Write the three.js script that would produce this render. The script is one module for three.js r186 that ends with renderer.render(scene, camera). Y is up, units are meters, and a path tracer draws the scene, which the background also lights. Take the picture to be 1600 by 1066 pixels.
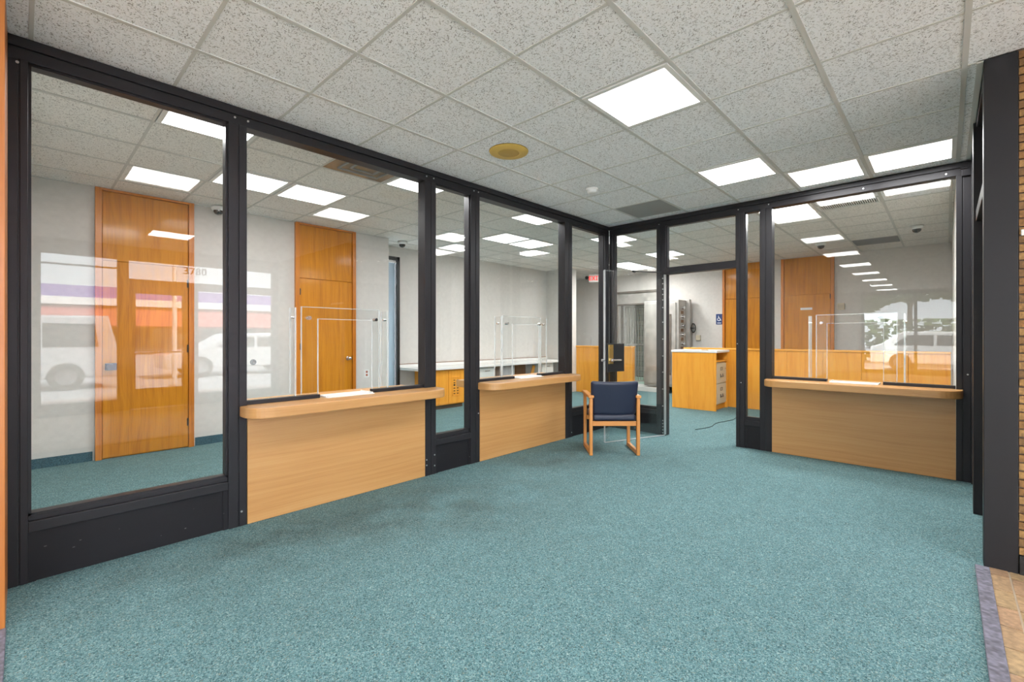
import * as THREE from 'three';
import { RoundedBoxGeometry } from 'three/addons/geometries/RoundedBoxGeometry.js';
import { mergeGeometries, mergeVertices } from 'three/addons/utils/BufferGeometryUtils.js';
import { TextGeometry } from 'three/addons/geometries/TextGeometry.js';
import { FontLoader } from 'three/addons/loaders/FontLoader.js';
import { RectAreaLightUniformsLib } from 'three/addons/lights/RectAreaLightUniformsLib.js';

// ---------------------------------------------------------------- camera, sky, sun, exposure
const scene = new THREE.Scene();
const renderer = new THREE.WebGLRenderer({ antialias: true });
renderer.toneMapping = THREE.LinearToneMapping;
renderer.toneMappingExposure = 1.58;
renderer.shadowMap.enabled = true;
RectAreaLightUniformsLib.init();

const camera = new THREE.PerspectiveCamera(2 * Math.atan(533 / 719.3) * 180 / Math.PI, 1600 / 1066, 0.03, 400);
camera.position.set(3.50, 1.29, 5.67);
camera.rotation.set(0, 42.943 * Math.PI / 180, 0);
camera.setViewOffset(1600, 1066, -8.8, 7.8, 1600, 1066);
scene.add(camera);

scene.background = new THREE.Color().setRGB(0.86, 0.93, 1.0);   // bright hazy sky
scene.backgroundIntensity = 6.5;
const sun = new THREE.DirectionalLight(new THREE.Color().setRGB(1, 0.97, 0.93), 24);
sun.position.set(-14, 34, -12); sun.target.position.set(14, 0, 6);
sun.castShadow = true; sun.shadow.mapSize.set(2048, 2048);
Object.assign(sun.shadow.camera, { left: -45, right: 45, top: 45, bottom: -45, near: 1, far: 120 });
sun.name = 'sun'; scene.add(sun, sun.target);

const PANEL_RADIANCE = 15;           // brightness of the ceiling panels
const H = 2.837, T = 0.6096, GX = 2.359, GZ = 3.813;   // ceiling height, tile module, grid origin

// ---------------------------------------------------------------- helpers
let seed = 7;
const rnd = () => { seed = (seed * 1664525 + 1013904223) >>> 0; return seed / 4294967296; };
const rr = (a, b) => a + (b - a) * rnd();
const lin = (r, g, b) => new THREE.Color().setRGB(r, g, b);
const srgb = (r, g, b) => new THREE.Color().setRGB(r / 255, g / 255, b / 255, THREE.SRGBColorSpace);

const flat = (g) => g.index ? g.toNonIndexed() : g;
function makeNoise(n, s) {           // tileable lattice noise, n cells a side
  const g = new Float32Array(n * n); let q = s;
  for (let i = 0; i < g.length; i++) { q = (q * 1664525 + 1013904223) >>> 0; g[i] = q / 4294967296; }
  return (u, v) => {
    u = ((u % 1) + 1) % 1 * n; v = ((v % 1) + 1) % 1 * n;
    const x = Math.floor(u), y = Math.floor(v); let fx = u - x, fy = v - y;
    fx = fx * fx * (3 - 2 * fx); fy = fy * fy * (3 - 2 * fy);
    const x1 = (x + 1) % n, y1 = (y + 1) % n, xa = x % n, ya = y % n;
    return (g[ya * n + xa] * (1 - fx) + g[ya * n + x1] * fx) * (1 - fy) + (g[y1 * n + xa] * (1 - fx) + g[y1 * n + x1] * fx) * fy;
  };
}
function dataTex(w, h, fn, color = true) {   // fn(u, v, x, y) -> [r, g, b] in 0..255
  const d = new Uint8Array(w * h * 4);
  for (let y = 0; y < h; y++) for (let x = 0; x < w; x++) {
    const c = fn(x / w, y / h, x, y), k = (y * w + x) * 4;
    for (let i = 0; i < 3; i++) d[k + i] = Math.max(0, Math.min(255, c[i]));
    d[k + 3] = 255;
  }
  const t = new THREE.DataTexture(d, w, h);
  t.wrapS = t.wrapT = THREE.RepeatWrapping; t.magFilter = THREE.LinearFilter; t.minFilter = THREE.LinearMipmapLinearFilter; t.generateMipmaps = true;
  if (color) t.colorSpace = THREE.SRGBColorSpace;
  t.needsUpdate = true; return t;
}
function canvasTex(w, h, draw, color = true) {
  const c = document.createElement('canvas'); c.width = w; c.height = h; draw(c.getContext('2d'), w, h);
  const t = new THREE.CanvasTexture(c); t.wrapS = t.wrapT = THREE.RepeatWrapping;
  if (color) t.colorSpace = THREE.SRGBColorSpace;
  return t;
}
function sized(t, u, v = u) { t.repeat.set(1 / u, 1 / v); return t; }

// uv in metres from position and face direction; swap runs the grain upright
function metreUV(g, swap = false, ou = 0, ov = 0) {
  const p = g.attributes.position, n = g.attributes.normal, uv = new Float32Array(p.count * 2);
  for (let i = 0; i < p.count; i++) {
    const ax = Math.abs(n.getX(i)), ay = Math.abs(n.getY(i)), az = Math.abs(n.getZ(i));
    let u, v;
    if (ax >= ay && ax >= az) { u = p.getZ(i); v = p.getY(i); } else if (ay >= az) { u = p.getX(i); v = p.getZ(i); } else { u = p.getX(i); v = p.getY(i); }
    if (swap) [u, v] = [v, u];
    uv[i * 2] = u + ou; uv[i * 2 + 1] = v + ov;
  }
  g.setAttribute('uv', new THREE.BufferAttribute(uv, 2));
  return g;
}
// box from ranges, optional rounded edge
function bx(x0, x1, y0, y1, z0, z1, r = 0) {
  const w = Math.abs(x1 - x0), h = Math.abs(y1 - y0), d = Math.abs(z1 - z0);
  const g = r > 0 ? new RoundedBoxGeometry(w, h, d, 2, Math.min(r, w / 2.01, h / 2.01, d / 2.01)) : new THREE.BoxGeometry(w, h, d);
  g.translate((x0 + x1) / 2, (y0 + y1) / 2, (z0 + z1) / 2);
  return flat(g);
}
function cyl(r0, r1, len, axis, x, y, z, seg = 16) {
  const g = new THREE.CylinderGeometry(r0, r1, len, seg);
  if (axis === 'x') g.rotateZ(Math.PI / 2); if (axis === 'z') g.rotateX(Math.PI / 2);
  g.translate(x, y, z); return g.toNonIndexed();
}
function pad(w, h, d, r) {           // soft cushion block, indexed and smooth
  let g = new THREE.BoxGeometry(w, h, d, 24, 20, 8); g.deleteAttribute('uv'); g.deleteAttribute('normal'); g = mergeVertices(g, 1e-5);
  const p = g.attributes.position, half = [w / 2, h / 2, d / 2];
  for (let i = 0; i < p.count; i++) {
    const a = [p.getX(i), p.getY(i), p.getZ(i)], c = a.map((v, k) => Math.max(-(half[k] - r), Math.min(half[k] - r, v))), q = a.map((v, k) => v - c[k]), l = Math.hypot(...q) || 1;
    p.setXYZ(i, ...c.map((v, k) => v + q[k] / l * r));
  }
  g.computeVertexNormals(); g.setAttribute('uv', new THREE.BufferAttribute(new Float32Array(p.count * 2), 2)); return g;
}
function lathe(pts, x, y, z, seg = 28) { const g = new THREE.LatheGeometry(pts.map(([a, b]) => new THREE.Vector2(a, b)), seg); g.translate(x, y, z); return g.toNonIndexed(); }
function bar(a, b, r, seg = 8) {     // round bar between two points
  const A = new THREE.Vector3(...a), B = new THREE.Vector3(...b), g = new THREE.CylinderGeometry(r, r, A.distanceTo(B), seg);
  g.applyQuaternion(new THREE.Quaternion().setFromUnitVectors(new THREE.Vector3(0, 1, 0), B.clone().sub(A).normalize()));
  g.translate((A.x + B.x) / 2, (A.y + B.y) / 2, (A.z + B.z) / 2); return g.toNonIndexed();
}
function mergeAll(list) {
  list = [].concat(list).map((g) => { const h = flat(g); for (const k of Object.keys(h.attributes)) if (!['position', 'normal', 'uv'].includes(k)) h.deleteAttribute(k); return h; });
  return list.length === 1 ? list[0] : mergeGeometries(list);
}
const used = {};
function numbered(n) { const k = used[n] = (used[n] ?? -1) + 1; return k ? n + '_' + String(k).padStart(3, '0') : n; }
function part(name, geos, mat, parent, opt = {}) {
  const g = mergeAll(geos);
  if (opt.uv !== false) metreUV(g, opt.swap, opt.ou ?? 0, opt.ov ?? 0);
  const m = new THREE.Mesh(g, mat); m.name = parent ? name : numbered(name);
  m.castShadow = m.receiveShadow = true;
  (parent ?? scene).add(m);
  if (opt.label) m.userData.label = opt.label;
  return m;
}
function thing(name, label, category, [x, y, z] = [0, 0, 0], turn = 0, group) {
  const o = new THREE.Group(); o.name = numbered(name); o.position.set(x, y, z); o.rotation.y = turn;
  o.userData = { label, category }; if (group) o.userData.group = group;
  scene.add(o); return o;
}
function structure(name, label, category) {
  const o = new THREE.Group(); o.name = name; o.userData = { kind: 'structure', label, category };
  scene.add(o); return o;
}
function clone(o, [x, y, z], turn, label, group) {
  const c = o.clone(); c.name = numbered(o.name.replace(/_\d{3}$/, '')); c.position.set(x, y, z); if (turn !== undefined) c.rotation.y = turn;
  c.userData = { ...o.userData }; if (label) c.userData.label = label; if (group) c.userData.group = group;
  scene.add(c); return c;
}

// ---------------------------------------------------------------- materials
const nA = makeNoise(8, 11), nB = makeNoise(32, 23), nC = makeNoise(128, 37), nD = makeNoise(256, 51), nE = makeNoise(64, 77);

// cut-pile carpet: flecks of teal, sea green, pale and a few brown tufts
const carpetTex = (() => {
  const N = 1024, cols = [[58, 98, 104], [82, 126, 133], [104, 150, 157], [124, 167, 172], [146, 182, 184], [172, 198, 196], [134, 142, 130], [92, 120, 132]];
  const wts = [0.12, 0.2, 0.26, 0.19, 0.12, 0.05, 0.03, 0.03]; let q = 99;
  const r = () => { q = (q * 1664525 + 1013904223) >>> 0; return q / 4294967296; };
  const cell = new Uint8Array(512 * 512);
  for (let i = 0; i < cell.length; i++) { let k = r(), a = 0; for (; a < wts.length - 1; a++) { k -= wts[a]; if (k < 0) break; } cell[i] = a; }
  return dataTex(N, N, (u, v, x, y) => {
    const jx = (x + (nD(u, v) - 0.5) * 5 + N) | 0, jy = (y + (nD(v + 0.37, u) - 0.5) * 5 + N) | 0;
    const c = cols[cell[((jy >> 1) & 511) * 512 + ((jx >> 1) & 511)]], k = 0.84 + 0.05 * nB(u, v) + 0.12 * r();
    return [c[0] * k, c[1] * k, c[2] * k];
  });
})();
sized(carpetTex, 1.7);
const carpet = new THREE.MeshStandardMaterial({ map: carpetTex, roughness: 1, bumpMap: carpetTex, bumpScale: 0.004, vertexColors: true, color: lin(0.78, 0.76, 0.75) });
const carpetBase = new THREE.MeshStandardMaterial({ map: carpetTex, roughness: 1, color: srgb(150, 165, 180) });

// fissured mineral-fibre ceiling board
const tileTex = canvasTex(1024, 1024, (c, w, h) => {
  c.fillStyle = 'rgb(246,248,250)'; c.fillRect(0, 0, w, h);
  let q = 5; const r = () => { q = (q * 1664525 + 1013904223) >>> 0; return q / 4294967296; };
  for (let i = 0; i < 5200; i++) { c.fillStyle = r() < 0.5 ? 'rgba(224,222,218,0.6)' : 'rgba(252,252,250,0.6)'; c.fillRect(r() * w, r() * h, 3 + r() * 8, 3 + r() * 5); }
  for (let i = 0; i < 1900; i++) {      // fissures, the shade inside their holes painted as dark strokes
    const x = r() * w, y = r() * h, a = (r() - 0.5) * 2.2 + (r() < 0.2 ? 1.3 : 0), l = 4 + r() * r() * 30, k = 118 + r() * 84;
    c.strokeStyle = `rgb(${k | 0},${(k * 0.99) | 0},${(k * 0.97) | 0})`; c.lineWidth = 2.2 + r() * r() * 5.5; c.lineCap = 'round';
    c.beginPath(); c.moveTo(x, y);
    const mx = x + Math.cos(a) * l * 0.5 + (r() - 0.5) * 12, my = y + Math.sin(a) * l * 0.5 + (r() - 0.5) * 12;
    c.quadraticCurveTo(mx, my, x + Math.cos(a) * l, y + Math.sin(a) * l); c.stroke();
  }
  for (let i = 0; i < 2200; i++) { const k = 130 + r() * 70; c.fillStyle = `rgb(${k | 0},${k | 0},${(k * 0.97) | 0})`; const s = 1 + r() * 3; c.fillRect(r() * w, r() * h, s, s); }  // pinholes, their inner shade painted as dark specks
});
sized(tileTex, T);
const tileMat = new THREE.MeshStandardMaterial({ map: tileTex, bumpMap: tileTex, bumpScale: 0.0025, roughness: 0.95 });
const tileMatWarm = new THREE.MeshStandardMaterial({ map: tileTex, bumpMap: tileTex, bumpScale: 0.0025, roughness: 0.95, color: srgb(250, 246, 240) });
const teeMat = new THREE.MeshStandardMaterial({ color: lin(0.6, 0.6, 0.57), roughness: 0.55 });
const greyTile = new THREE.MeshStandardMaterial({ color: lin(0.33, 0.33, 0.32), roughness: 0.8 });

const wallTex = dataTex(256, 256, (u, v) => { const k = 206 + 6 * (nB(u, v) - 0.5) + 7 * (nD(u, v) - 0.5); return [k, k * 0.985, k * 0.96]; });
sized(wallTex, 1.2);
const wallMat = new THREE.MeshStandardMaterial({ map: wallTex, bumpMap: wallTex, bumpScale: 0.001, roughness: 0.75 });

function grainNoise(nx, ny, sd) {       // tileable, stretched along u
  const g = new Float32Array(nx * ny); let q = sd; for (let i = 0; i < g.length; i++) { q = (q * 1664525 + 1013904223) >>> 0; g[i] = q / 4294967296; }
  return (u, v) => { u = ((u % 1) + 1) % 1 * nx; v = ((v % 1) + 1) % 1 * ny; const x = Math.floor(u) % nx, y = Math.floor(v) % ny; let fx = u - Math.floor(u), fy = v - Math.floor(v); fx = fx * fx * (3 - 2 * fx); const x1 = (x + 1) % nx, y1 = (y + 1) % ny; return (g[y * nx + x] * (1 - fx) + g[y * nx + x1] * fx) * (1 - fy) + (g[y1 * nx + x] * (1 - fx) + g[y1 * nx + x1] * fx) * fy; };
}
function woodTex(base, dark, light, ringN, amount, sd) {   // grain runs along u
  const fib = grainNoise(5, 420, sd), fib2 = grainNoise(14, 700, sd + 1), band = grainNoise(3, 46, sd + 2), bow = grainNoise(3, 4, sd + 3), tone = grainNoise(2, 7, sd + 4);
  return dataTex(1024, 1024, (u, v) => {
    const w = v + (bow(u, v) - 0.5) * 0.05, ring = Math.pow(0.5 + 0.5 * Math.sin(w * ringN * Math.PI * 2), 3);
    let k = 0.5 * (fib(u, v) - 0.5) + 0.45 * (fib2(u, w) - 0.5) + 0.5 * (band(u, w) - 0.5) + 0.3 * (tone(u, v) - 0.5) + 0.2 * ring * band(u, v);
    k = Math.max(-1, Math.min(1, k * amount));
    return base.map((b, i) => k > 0 ? b + (dark[i] - b) * k : b + (light[i] - b) * -k);
  });
}
const honeyTex = sized(woodTex([202, 130, 16], [150, 82, 4], [220, 150, 34], 19, 0.9, 400), 1.3);
const oakTex = sized(woodTex([210, 158, 104], [178, 120, 68], [222, 180, 132], 23, 0.75, 900), 1.6, 0.8);
const honey = new THREE.MeshPhysicalMaterial({ map: honeyTex, roughness: 0.45, specularIntensity: 0.6, clearcoat: 0.22, clearcoatRoughness: 0.12 });
const honeyEdge = new THREE.MeshPhysicalMaterial({ map: honeyTex, roughness: 0.4, color: srgb(255, 236, 205), clearcoat: 0.3, clearcoatRoughness: 0.2 });
const jambWood = new THREE.MeshPhysicalMaterial({ map: oakTex, color: srgb(214, 176, 120), roughness: 0.4, clearcoat: 0.3, clearcoatRoughness: 0.2 });
const amberTex = sized(woodTex([238, 162, 52], [206, 122, 24], [244, 184, 84], 17, 0.9, 1300), 1.2);
const amber = new THREE.MeshPhysicalMaterial({ map: amberTex, roughness: 0.4, clearcoat: 0.3, clearcoatRoughness: 0.2 });
const voidShade = new THREE.MeshStandardMaterial({ color: lin(0.02, 0.015, 0.01), roughness: 0.9 });  // near-black colour for the shade in grilles and slots
const oak = new THREE.MeshPhysicalMaterial({ map: oakTex, color: lin(0.80, 0.78, 0.66), roughness: 0.42, clearcoat: 0.25, clearcoatRoughness: 0.3 });
const chairWood = new THREE.MeshPhysicalMaterial({ map: oakTex, color: srgb(246, 216, 156), roughness: 0.4, clearcoat: 0.2, clearcoatRoughness: 0.3 });

const bronze = new THREE.MeshPhysicalMaterial({ color: lin(0.022, 0.021, 0.024), roughness: 0.42, metalness: 0.15, specularIntensity: 0.6 });
const chipTex = canvasTex(512, 512, (c, w, h) => {
  c.fillStyle = 'rgb(30,29,32)'; c.fillRect(0, 0, w, h); let q = 3; const r = () => { q = (q * 1664525 + 1013904223) >>> 0; return q / 4294967296; };
  for (let i = 0; i < 26; i++) { c.fillStyle = `rgba(150,148,146,${0.4 + r() * 0.5})`; c.fillRect(r() * w, r() * h, 1 + r() * 5, 1 + r() * 2); }
});
sized(chipTex, 0.9);
const kickMat = new THREE.MeshPhysicalMaterial({ map: chipTex, roughness: 0.5, specularIntensity: 0.45 });
const blackMat = new THREE.MeshStandardMaterial({ color: lin(0.012, 0.012, 0.013), roughness: 0.45 });
const chrome = new THREE.MeshStandardMaterial({ color: lin(0.75, 0.75, 0.77), roughness: 0.18, metalness: 1 });
const screwMat = new THREE.MeshStandardMaterial({ color: lin(0.6, 0.6, 0.6), roughness: 0.35, metalness: 0.9 });
const brass = new THREE.MeshStandardMaterial({ color: lin(0.62, 0.44, 0.16), roughness: 0.28, metalness: 1 });
const paneMat = new THREE.MeshPhysicalMaterial({ color: lin(0.985, 0.99, 0.985), transmission: 1, thickness: 0, roughness: 0.0, ior: 1.5, specularIntensity: 0.55 });
const acrylic = new THREE.MeshPhysicalMaterial({ color: lin(0.97, 0.98, 0.98), transmission: 1, thickness: 0, roughness: 0.0, ior: 1.45 });
const acrylicEdge = new THREE.MeshPhysicalMaterial({ color: lin(0.9, 0.92, 0.93), roughness: 0.2, transmission: 0.65, thickness: 0, ior: 1.49 });
const whitePlastic = new THREE.MeshStandardMaterial({ color: lin(0.78, 0.78, 0.76), roughness: 0.45 });
const beige = new THREE.MeshStandardMaterial({ color: lin(0.62, 0.55, 0.42), roughness: 0.5 });
const greyPlastic = new THREE.MeshStandardMaterial({ color: lin(0.3, 0.3, 0.3), roughness: 0.5 });
const steelTex = dataTex(256, 256, (u, v) => { const k = 186 + 16 * (nD(u, v) - 0.5) + 26 * (nA(u, v) - 0.5); return [k, k * 0.985, k * 0.955]; });
sized(steelTex, 0.8);
const steel = new THREE.MeshStandardMaterial({ map: steelTex, roughness: 0.42, metalness: 0.45 });
const steelDark = new THREE.MeshStandardMaterial({ map: steelTex, color: lin(0.4, 0.36, 0.33), roughness: 0.45, metalness: 0.4 });
const leather = new THREE.MeshPhysicalMaterial({ color: lin(0.014, 0.018, 0.042), roughness: 0.38, bumpMap: wallTex, bumpScale: 0.0015, clearcoat: 0.15, clearcoatRoughness: 0.4 });
const yellowed = new THREE.MeshStandardMaterial({ color: lin(0.70, 0.47, 0.10), roughness: 0.5 });
const yellowedDark = new THREE.MeshStandardMaterial({ color: lin(0.52, 0.33, 0.07), roughness: 0.6 });
const glowMat = new THREE.MeshStandardMaterial({ color: lin(0.8, 0.8, 0.8), emissive: lin(1, 1, 1), emissiveIntensity: 1.4, roughness: 0.5 });

// ---------------------------------------------------------------- floor
const floor = structure('floor', 'teal cut-pile carpet with trodden dirty patches along the teller counters', 'floor');
{
  const x0 = -4.3, x1 = 3.70, z0 = -4.9, z1 = 5.73, nx = 160, nz = 212;
  const g = new THREE.PlaneGeometry(x1 - x0, z1 - z0, nx, nz); g.rotateX(-Math.PI / 2); g.translate((x0 + x1) / 2, 0, (z0 + z1) / 2);
  const p = g.attributes.position, col = new Float32Array(p.count * 3), q = g.attributes.uv;
  // soiling: [x, z, radius x, radius z, strength] of trodden, brown-grey stains
  const stains = [[0.5, 4.0, 0.35, 0.8, 0.26], [0.35, 4.45, 0.18, 0.3, 0.22], [0.85, 3.5, 0.4, 0.5, 0.16], [0.5, 1.8, 0.36, 0.75, 0.28], [1.0, 2.6, 0.35, 0.5, 0.14], [0.95, 1.1, 0.5, 0.35, 0.16], [0.35, 5.3, 0.3, 0.4, 0.16], [1.5, 3.3, 0.5, 0.5, 0.08], [2.8, 0.5, 0.7, 0.3, 0.08], [0.9, 4.7, 0.6, 0.3, 0.1]];
  for (let i = 0; i < p.count; i++) {
    const x = p.getX(i), z = p.getZ(i); let s = 0;
    const m = nB(x * 0.13 + 0.3, z * 0.13) * 0.5 + nE(x * 0.16, z * 0.16) * 0.3 + nC(x * 0.1, z * 0.1) * 0.2;
    for (const [a, b, rx, rz, k] of stains) { const d = ((x - a) / rx) ** 2 + ((z - b) / rz) ** 2; if (d < 6) s += k * Math.exp(-d * 0.8) * Math.max(0, 2.6 * m - 0.55); }
    s = Math.min(s, 0.42);
    const f = 1 - s + 0.08 * (m - 0.5);
    col.set([f * (1 + s * 0.25), f, f * (1 - s * 0.12)], i * 3);
    q.setXY(i, x, z);
  }
  g.setAttribute('color', new THREE.BufferAttribute(col, 3));
  const m = new THREE.Mesh(g, carpet); m.name = 'carpet'; m.receiveShadow = true; floor.add(m);
  part('slab', bx(-4.4, 6.75, -0.2, -0.012, -7.3, 14.4), new THREE.MeshStandardMaterial({ color: lin(0.25, 0.24, 0.22), roughness: 0.9 }), floor);
  const crack = new THREE.CatmullRomCurve3([[0.98, 0.004, -0.62], [1.06, 0.004, -0.95], [1.02, 0.004, -1.3], [1.1, 0.004, -1.75], [1.06, 0.004, -2.1]].map((a) => new THREE.Vector3(...a)));
  part('carpet_seam', new THREE.TubeGeometry(crack, 24, 0.005, 5), new THREE.MeshStandardMaterial({ color: lin(0.02, 0.04, 0.04), roughness: 1 }), floor);
}

// vestibule floor: brown ceramic tiles with pale joints
const tileFloor = structure('floor_vestibule', 'brown square ceramic tiles with pale joints beyond the dark threshold', 'floor');
{
  const stone = [0, 1, 2].map((k) => sized(dataTex(256, 256, (u, v) => { const n = nB(u + k * 0.3, v) * 0.5 + nE(u, v + k * 0.21) * 0.3 + nD(u, v) * 0.25, s = 0.78 + 0.42 * n; return [162 * s, 136 * s * (1 - 0.02 * k), 102 * s]; }), 0.5));
  const mats = stone.map((t) => new THREE.MeshStandardMaterial({ map: t, bumpMap: t, bumpScale: 0.001, roughness: 0.45 }));
  const joint = new THREE.MeshStandardMaterial({ color: lin(0.5, 0.42, 0.33), roughness: 0.9 });
  part('joint_bed', [bx(3.674, 6.75, -0.012, -0.001, 2.0, 5.79), bx(0.48, 6.75, -0.012, -0.001, 5.79, 14.4)], joint, tileFloor);
  const S = 0.2, rest = [];
  for (let ix = -1; ix < 16; ix++) for (let iz = 0; iz < 62; iz++) {
    const a = Math.max(3.676, 3.75 + ix * S + 0.004), b = 3.75 + (ix + 1) * S - 0.004, c = Math.max(2.004, 1.9 + iz * S + 0.004), d = 1.9 + (iz + 1) * S - 0.004;
    if (b > 6.72 || b - a < 0.02 || d - c < 0.02 || d > 14.3) continue;
    const g = bx(a, b, -0.006, 0.003, c, d);
    if (ix < 4 && iz < 12) part('tile', g, mats[(ix * 7 + iz * 5 + 21) % 3], tileFloor, { ou: rnd(), ov: rnd() });
    else rest.push(g);
  }
  for (let ix = 0; ix < 16; ix++) for (let iz = 0; iz < 43; iz++) rest.push(bx(0.5 + ix * S, 0.5 + (ix + 1) * S - 0.008, -0.006, 0.003, 5.8 + iz * S, 5.8 + (iz + 1) * S - 0.008));
  part('tile_field', rest, mats[0], tileFloor).userData.kind = 'stuff';
}
{ // dark rubber threshold strips between carpet and tile
  const rub = new THREE.MeshStandardMaterial({ map: sized(dataTex(128, 128, (u, v) => { const k = 70 + 46 * nB(u, v) + 22 * nE(u, v); return [k, k * 0.98, k * 1.1]; }), 0.5), roughness: 0.7 });
  const a = part('trim_1', bx(3.618, 3.676, -0.01, 0.012, 2.03, 5.78, 0.004), rub); a.userData = { kind: 'structure', label: 'scuffed dark rubber threshold strip beside the brown tiles', category: 'threshold' };
  const b = part('trim_2', bx(0.48, 3.617, -0.01, 0.012, 5.72, 5.785, 0.004), rub); b.userData = { kind: 'structure', label: 'dark rubber threshold strip at the foot of the wooden jamb', category: 'threshold' };
}

// ---------------------------------------------------------------- ceiling
const lightCells = [[-1, -2], [-1, 1], [-1, 4], [0, 5], [1, 5], [-5, -2], [-7, -1], [-7, 0], [-5, 1], [-5, 4], [-7, 5], [-7, 6], [-5, 7], [-1, 7], [-7, 11], [-7, 12], [-5, 10], [-1, -5], [-1, -8], [-1, -11], [-1, -14], [-1, -17], [4, -1]];
const ceilingGroup = structure('ceiling', 'suspended ceiling of white fissured acoustic tiles in a metal grid', 'ceiling');
{
  const taken = new Set(lightCells.map(String)); taken.add('-5,0'); taken.add('-3,5'); taken.add('0,12');
  part('ceiling_slab', bx(-4.4, 6.75, 2.90, 3.02, -7.3, 14.5), new THREE.MeshStandardMaterial({ color: lin(0.4, 0.4, 0.4), roughness: 0.9 }), ceilingGroup);
  const variants = [0, 1, 2, 3], full = {}, rest = [], tiles = [];
  function tileGeo(w, d, v) {
    const g = bx(-w / 2, w / 2, 0, 0.016, -d / 2, d / 2); metreUV(g, false, v * 0.137 + T / 2, v * 0.31 + T / 2);
    if (v & 1) { const a = g.attributes.uv; for (let i = 0; i < a.count; i++) a.setXY(i, -a.getX(i), -a.getY(i)); }
    return g;
  }
  const rooms = [[-4.25, 3.63, -4.85, 5.75], [3.63, 6.7, 2.0, 5.75], [0.45, 6.7, 5.75, 14.4]];
  for (const [a, b, c, d] of rooms) for (let i = -11; i < 8; i++) for (let j = -18; j < 15; j++) {
    if (taken.has(i + ',' + j)) continue;
    const x0 = Math.max(a, GX + i * T + 0.004), x1 = Math.min(b, GX + (i + 1) * T - 0.004), z1 = Math.min(d, GZ - j * T - 0.004), z0 = Math.max(c, GZ - (j + 1) * T + 0.004);
    if (x1 - x0 < 0.03 || z1 - z0 < 0.03) continue;
    tiles.push([x0, x1, z0, z1, i, j]);
  }
  // tiles that the photograph shows are parts, the others one field
  for (const [x0, x1, z0, z1, i, j] of tiles) {
    const seen = i >= -10 && i <= 2 && j >= -4 && j <= 14 && (i < 2 || j < 5);
    if (!seen) { rest.push(bx(x0, x1, H + 0.004, H + 0.02, z0, z1)); continue; }
    const v = (i * 5 + j * 3 + 100) & 3, key = (x1 - x0).toFixed(3) + (z1 - z0).toFixed(3) + v;
    full[key] ??= tileGeo(x1 - x0, z1 - z0, v);
    const m = new THREE.Mesh(full[key], j > 7 || i < -4 ? tileMatWarm : tileMat); m.name = 'ceiling_tile'; m.position.set((x0 + x1) / 2, H + 0.004, (z0 + z1) / 2); m.castShadow = m.receiveShadow = true;
    ceilingGroup.add(m);
  }
  part('ceiling_tile_field', rest, tileMat, ceilingGroup).userData.kind = 'stuff';
  // grid: main runners along z, cross tees along x
  for (let i = -10; i < 8; i++) {
    const x = GX + i * T; if (x > 6.7) continue;
    const zs = x < 0.45 ? [-4.8, 5.73] : x < 3.63 ? [-4.8, 14.4] : [2.0, 14.4];
    part('main_runner', bx(x - 0.013, x + 0.013, H - 0.001, H + 0.004, zs[0], zs[1]), teeMat, ceilingGroup);
  }
  for (let j = -17; j < 15; j++) {
    const z = GZ - j * T;
    part('cross_tee', bx(z > 5.75 ? 0.45 : -4.2, z > 2.0 ? 6.7 : 3.63, H + 0.0005, H + 0.004, z - 0.009, z + 0.009), teeMat, ceilingGroup);
  }
  // wall angles
  part('wall_angle', [bx(3.628, 3.655, H - 0.005, H + 0.004, 0.06, 1.99), bx(-2.97, -2.945, H - 0.003, H + 0.004, 1.72, 5.73), bx(-4.2, 3.55, H - 0.003, H + 0.004, -4.8, -4.775), bx(3.525, 3.55, H - 0.003, H + 0.004, -4.8, -0.1)], teeMat, ceilingGroup);
}
// square panels with their own light
function ceilingLight(i, j, label, group, radiance) {
  const cx = GX + (i + 0.5) * T, cz = GZ - (j + 0.5) * T;
  const o = thing('ceiling_light', label, 'ceiling light', [cx, H, cz], 0, group);
  const a = T / 2 - 0.014, b = a - 0.03;
  part('frame', [bx(-a, a, -0.006, 0.03, b, a), bx(-a, a, -0.006, 0.03, -a, -b), bx(-a, -b, -0.006, 0.03, -b, b), bx(b, a, -0.006, 0.03, -b, b)], whitePlastic, o);
  part('diffuser', bx(-b, b, 0.004, 0.02, -b, b), glowMat, o, { label: 'glowing white diffuser' });
  const l = new THREE.RectAreaLight(lin(1, 0.995, 0.985), radiance, 2 * b, 2 * b); l.name = 'panel_light';
  l.position.set(0, 0.001, 0); l.rotation.x = -Math.PI / 2; o.add(l);
  return o;
}
const lightLabels = ['square light panel over the lobby carpet level with the large full-height pane', 'lone square light panel in the lobby ceiling next to the yellowed loudspeaker', 'square light panel in the lobby ceiling between grey air panel and third teller window',
  'square light panel touching the glass header above the third teller window, next to the doorway', 'square light panel touching the glass header beside the black right-hand posts', 'square light panel over the large pane and the first teller window behind the glass',
  'light panel of the touching pair behind the first teller window, towards the large pane', 'light panel of the touching pair behind the first teller window, towards the brown-stained diffuser', 'square light panel right beside the brown-stained air diffuser', 'square light panel behind the second teller window near the glass header',
  'light panel of the touching pair over the long low counter, towards the window with blinds', 'light panel of the touching pair over the long low counter, towards the vault', 'square light panel behind the glass corner near the open clear door', 'square light panel behind the third teller window beside the slotted grille',
  'light panel of the touching pair near the exit sign, towards the low counter', 'light panel of the touching pair near the exit sign, towards the vault front', 'square light panel above the doorway side of the vault area'];
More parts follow.
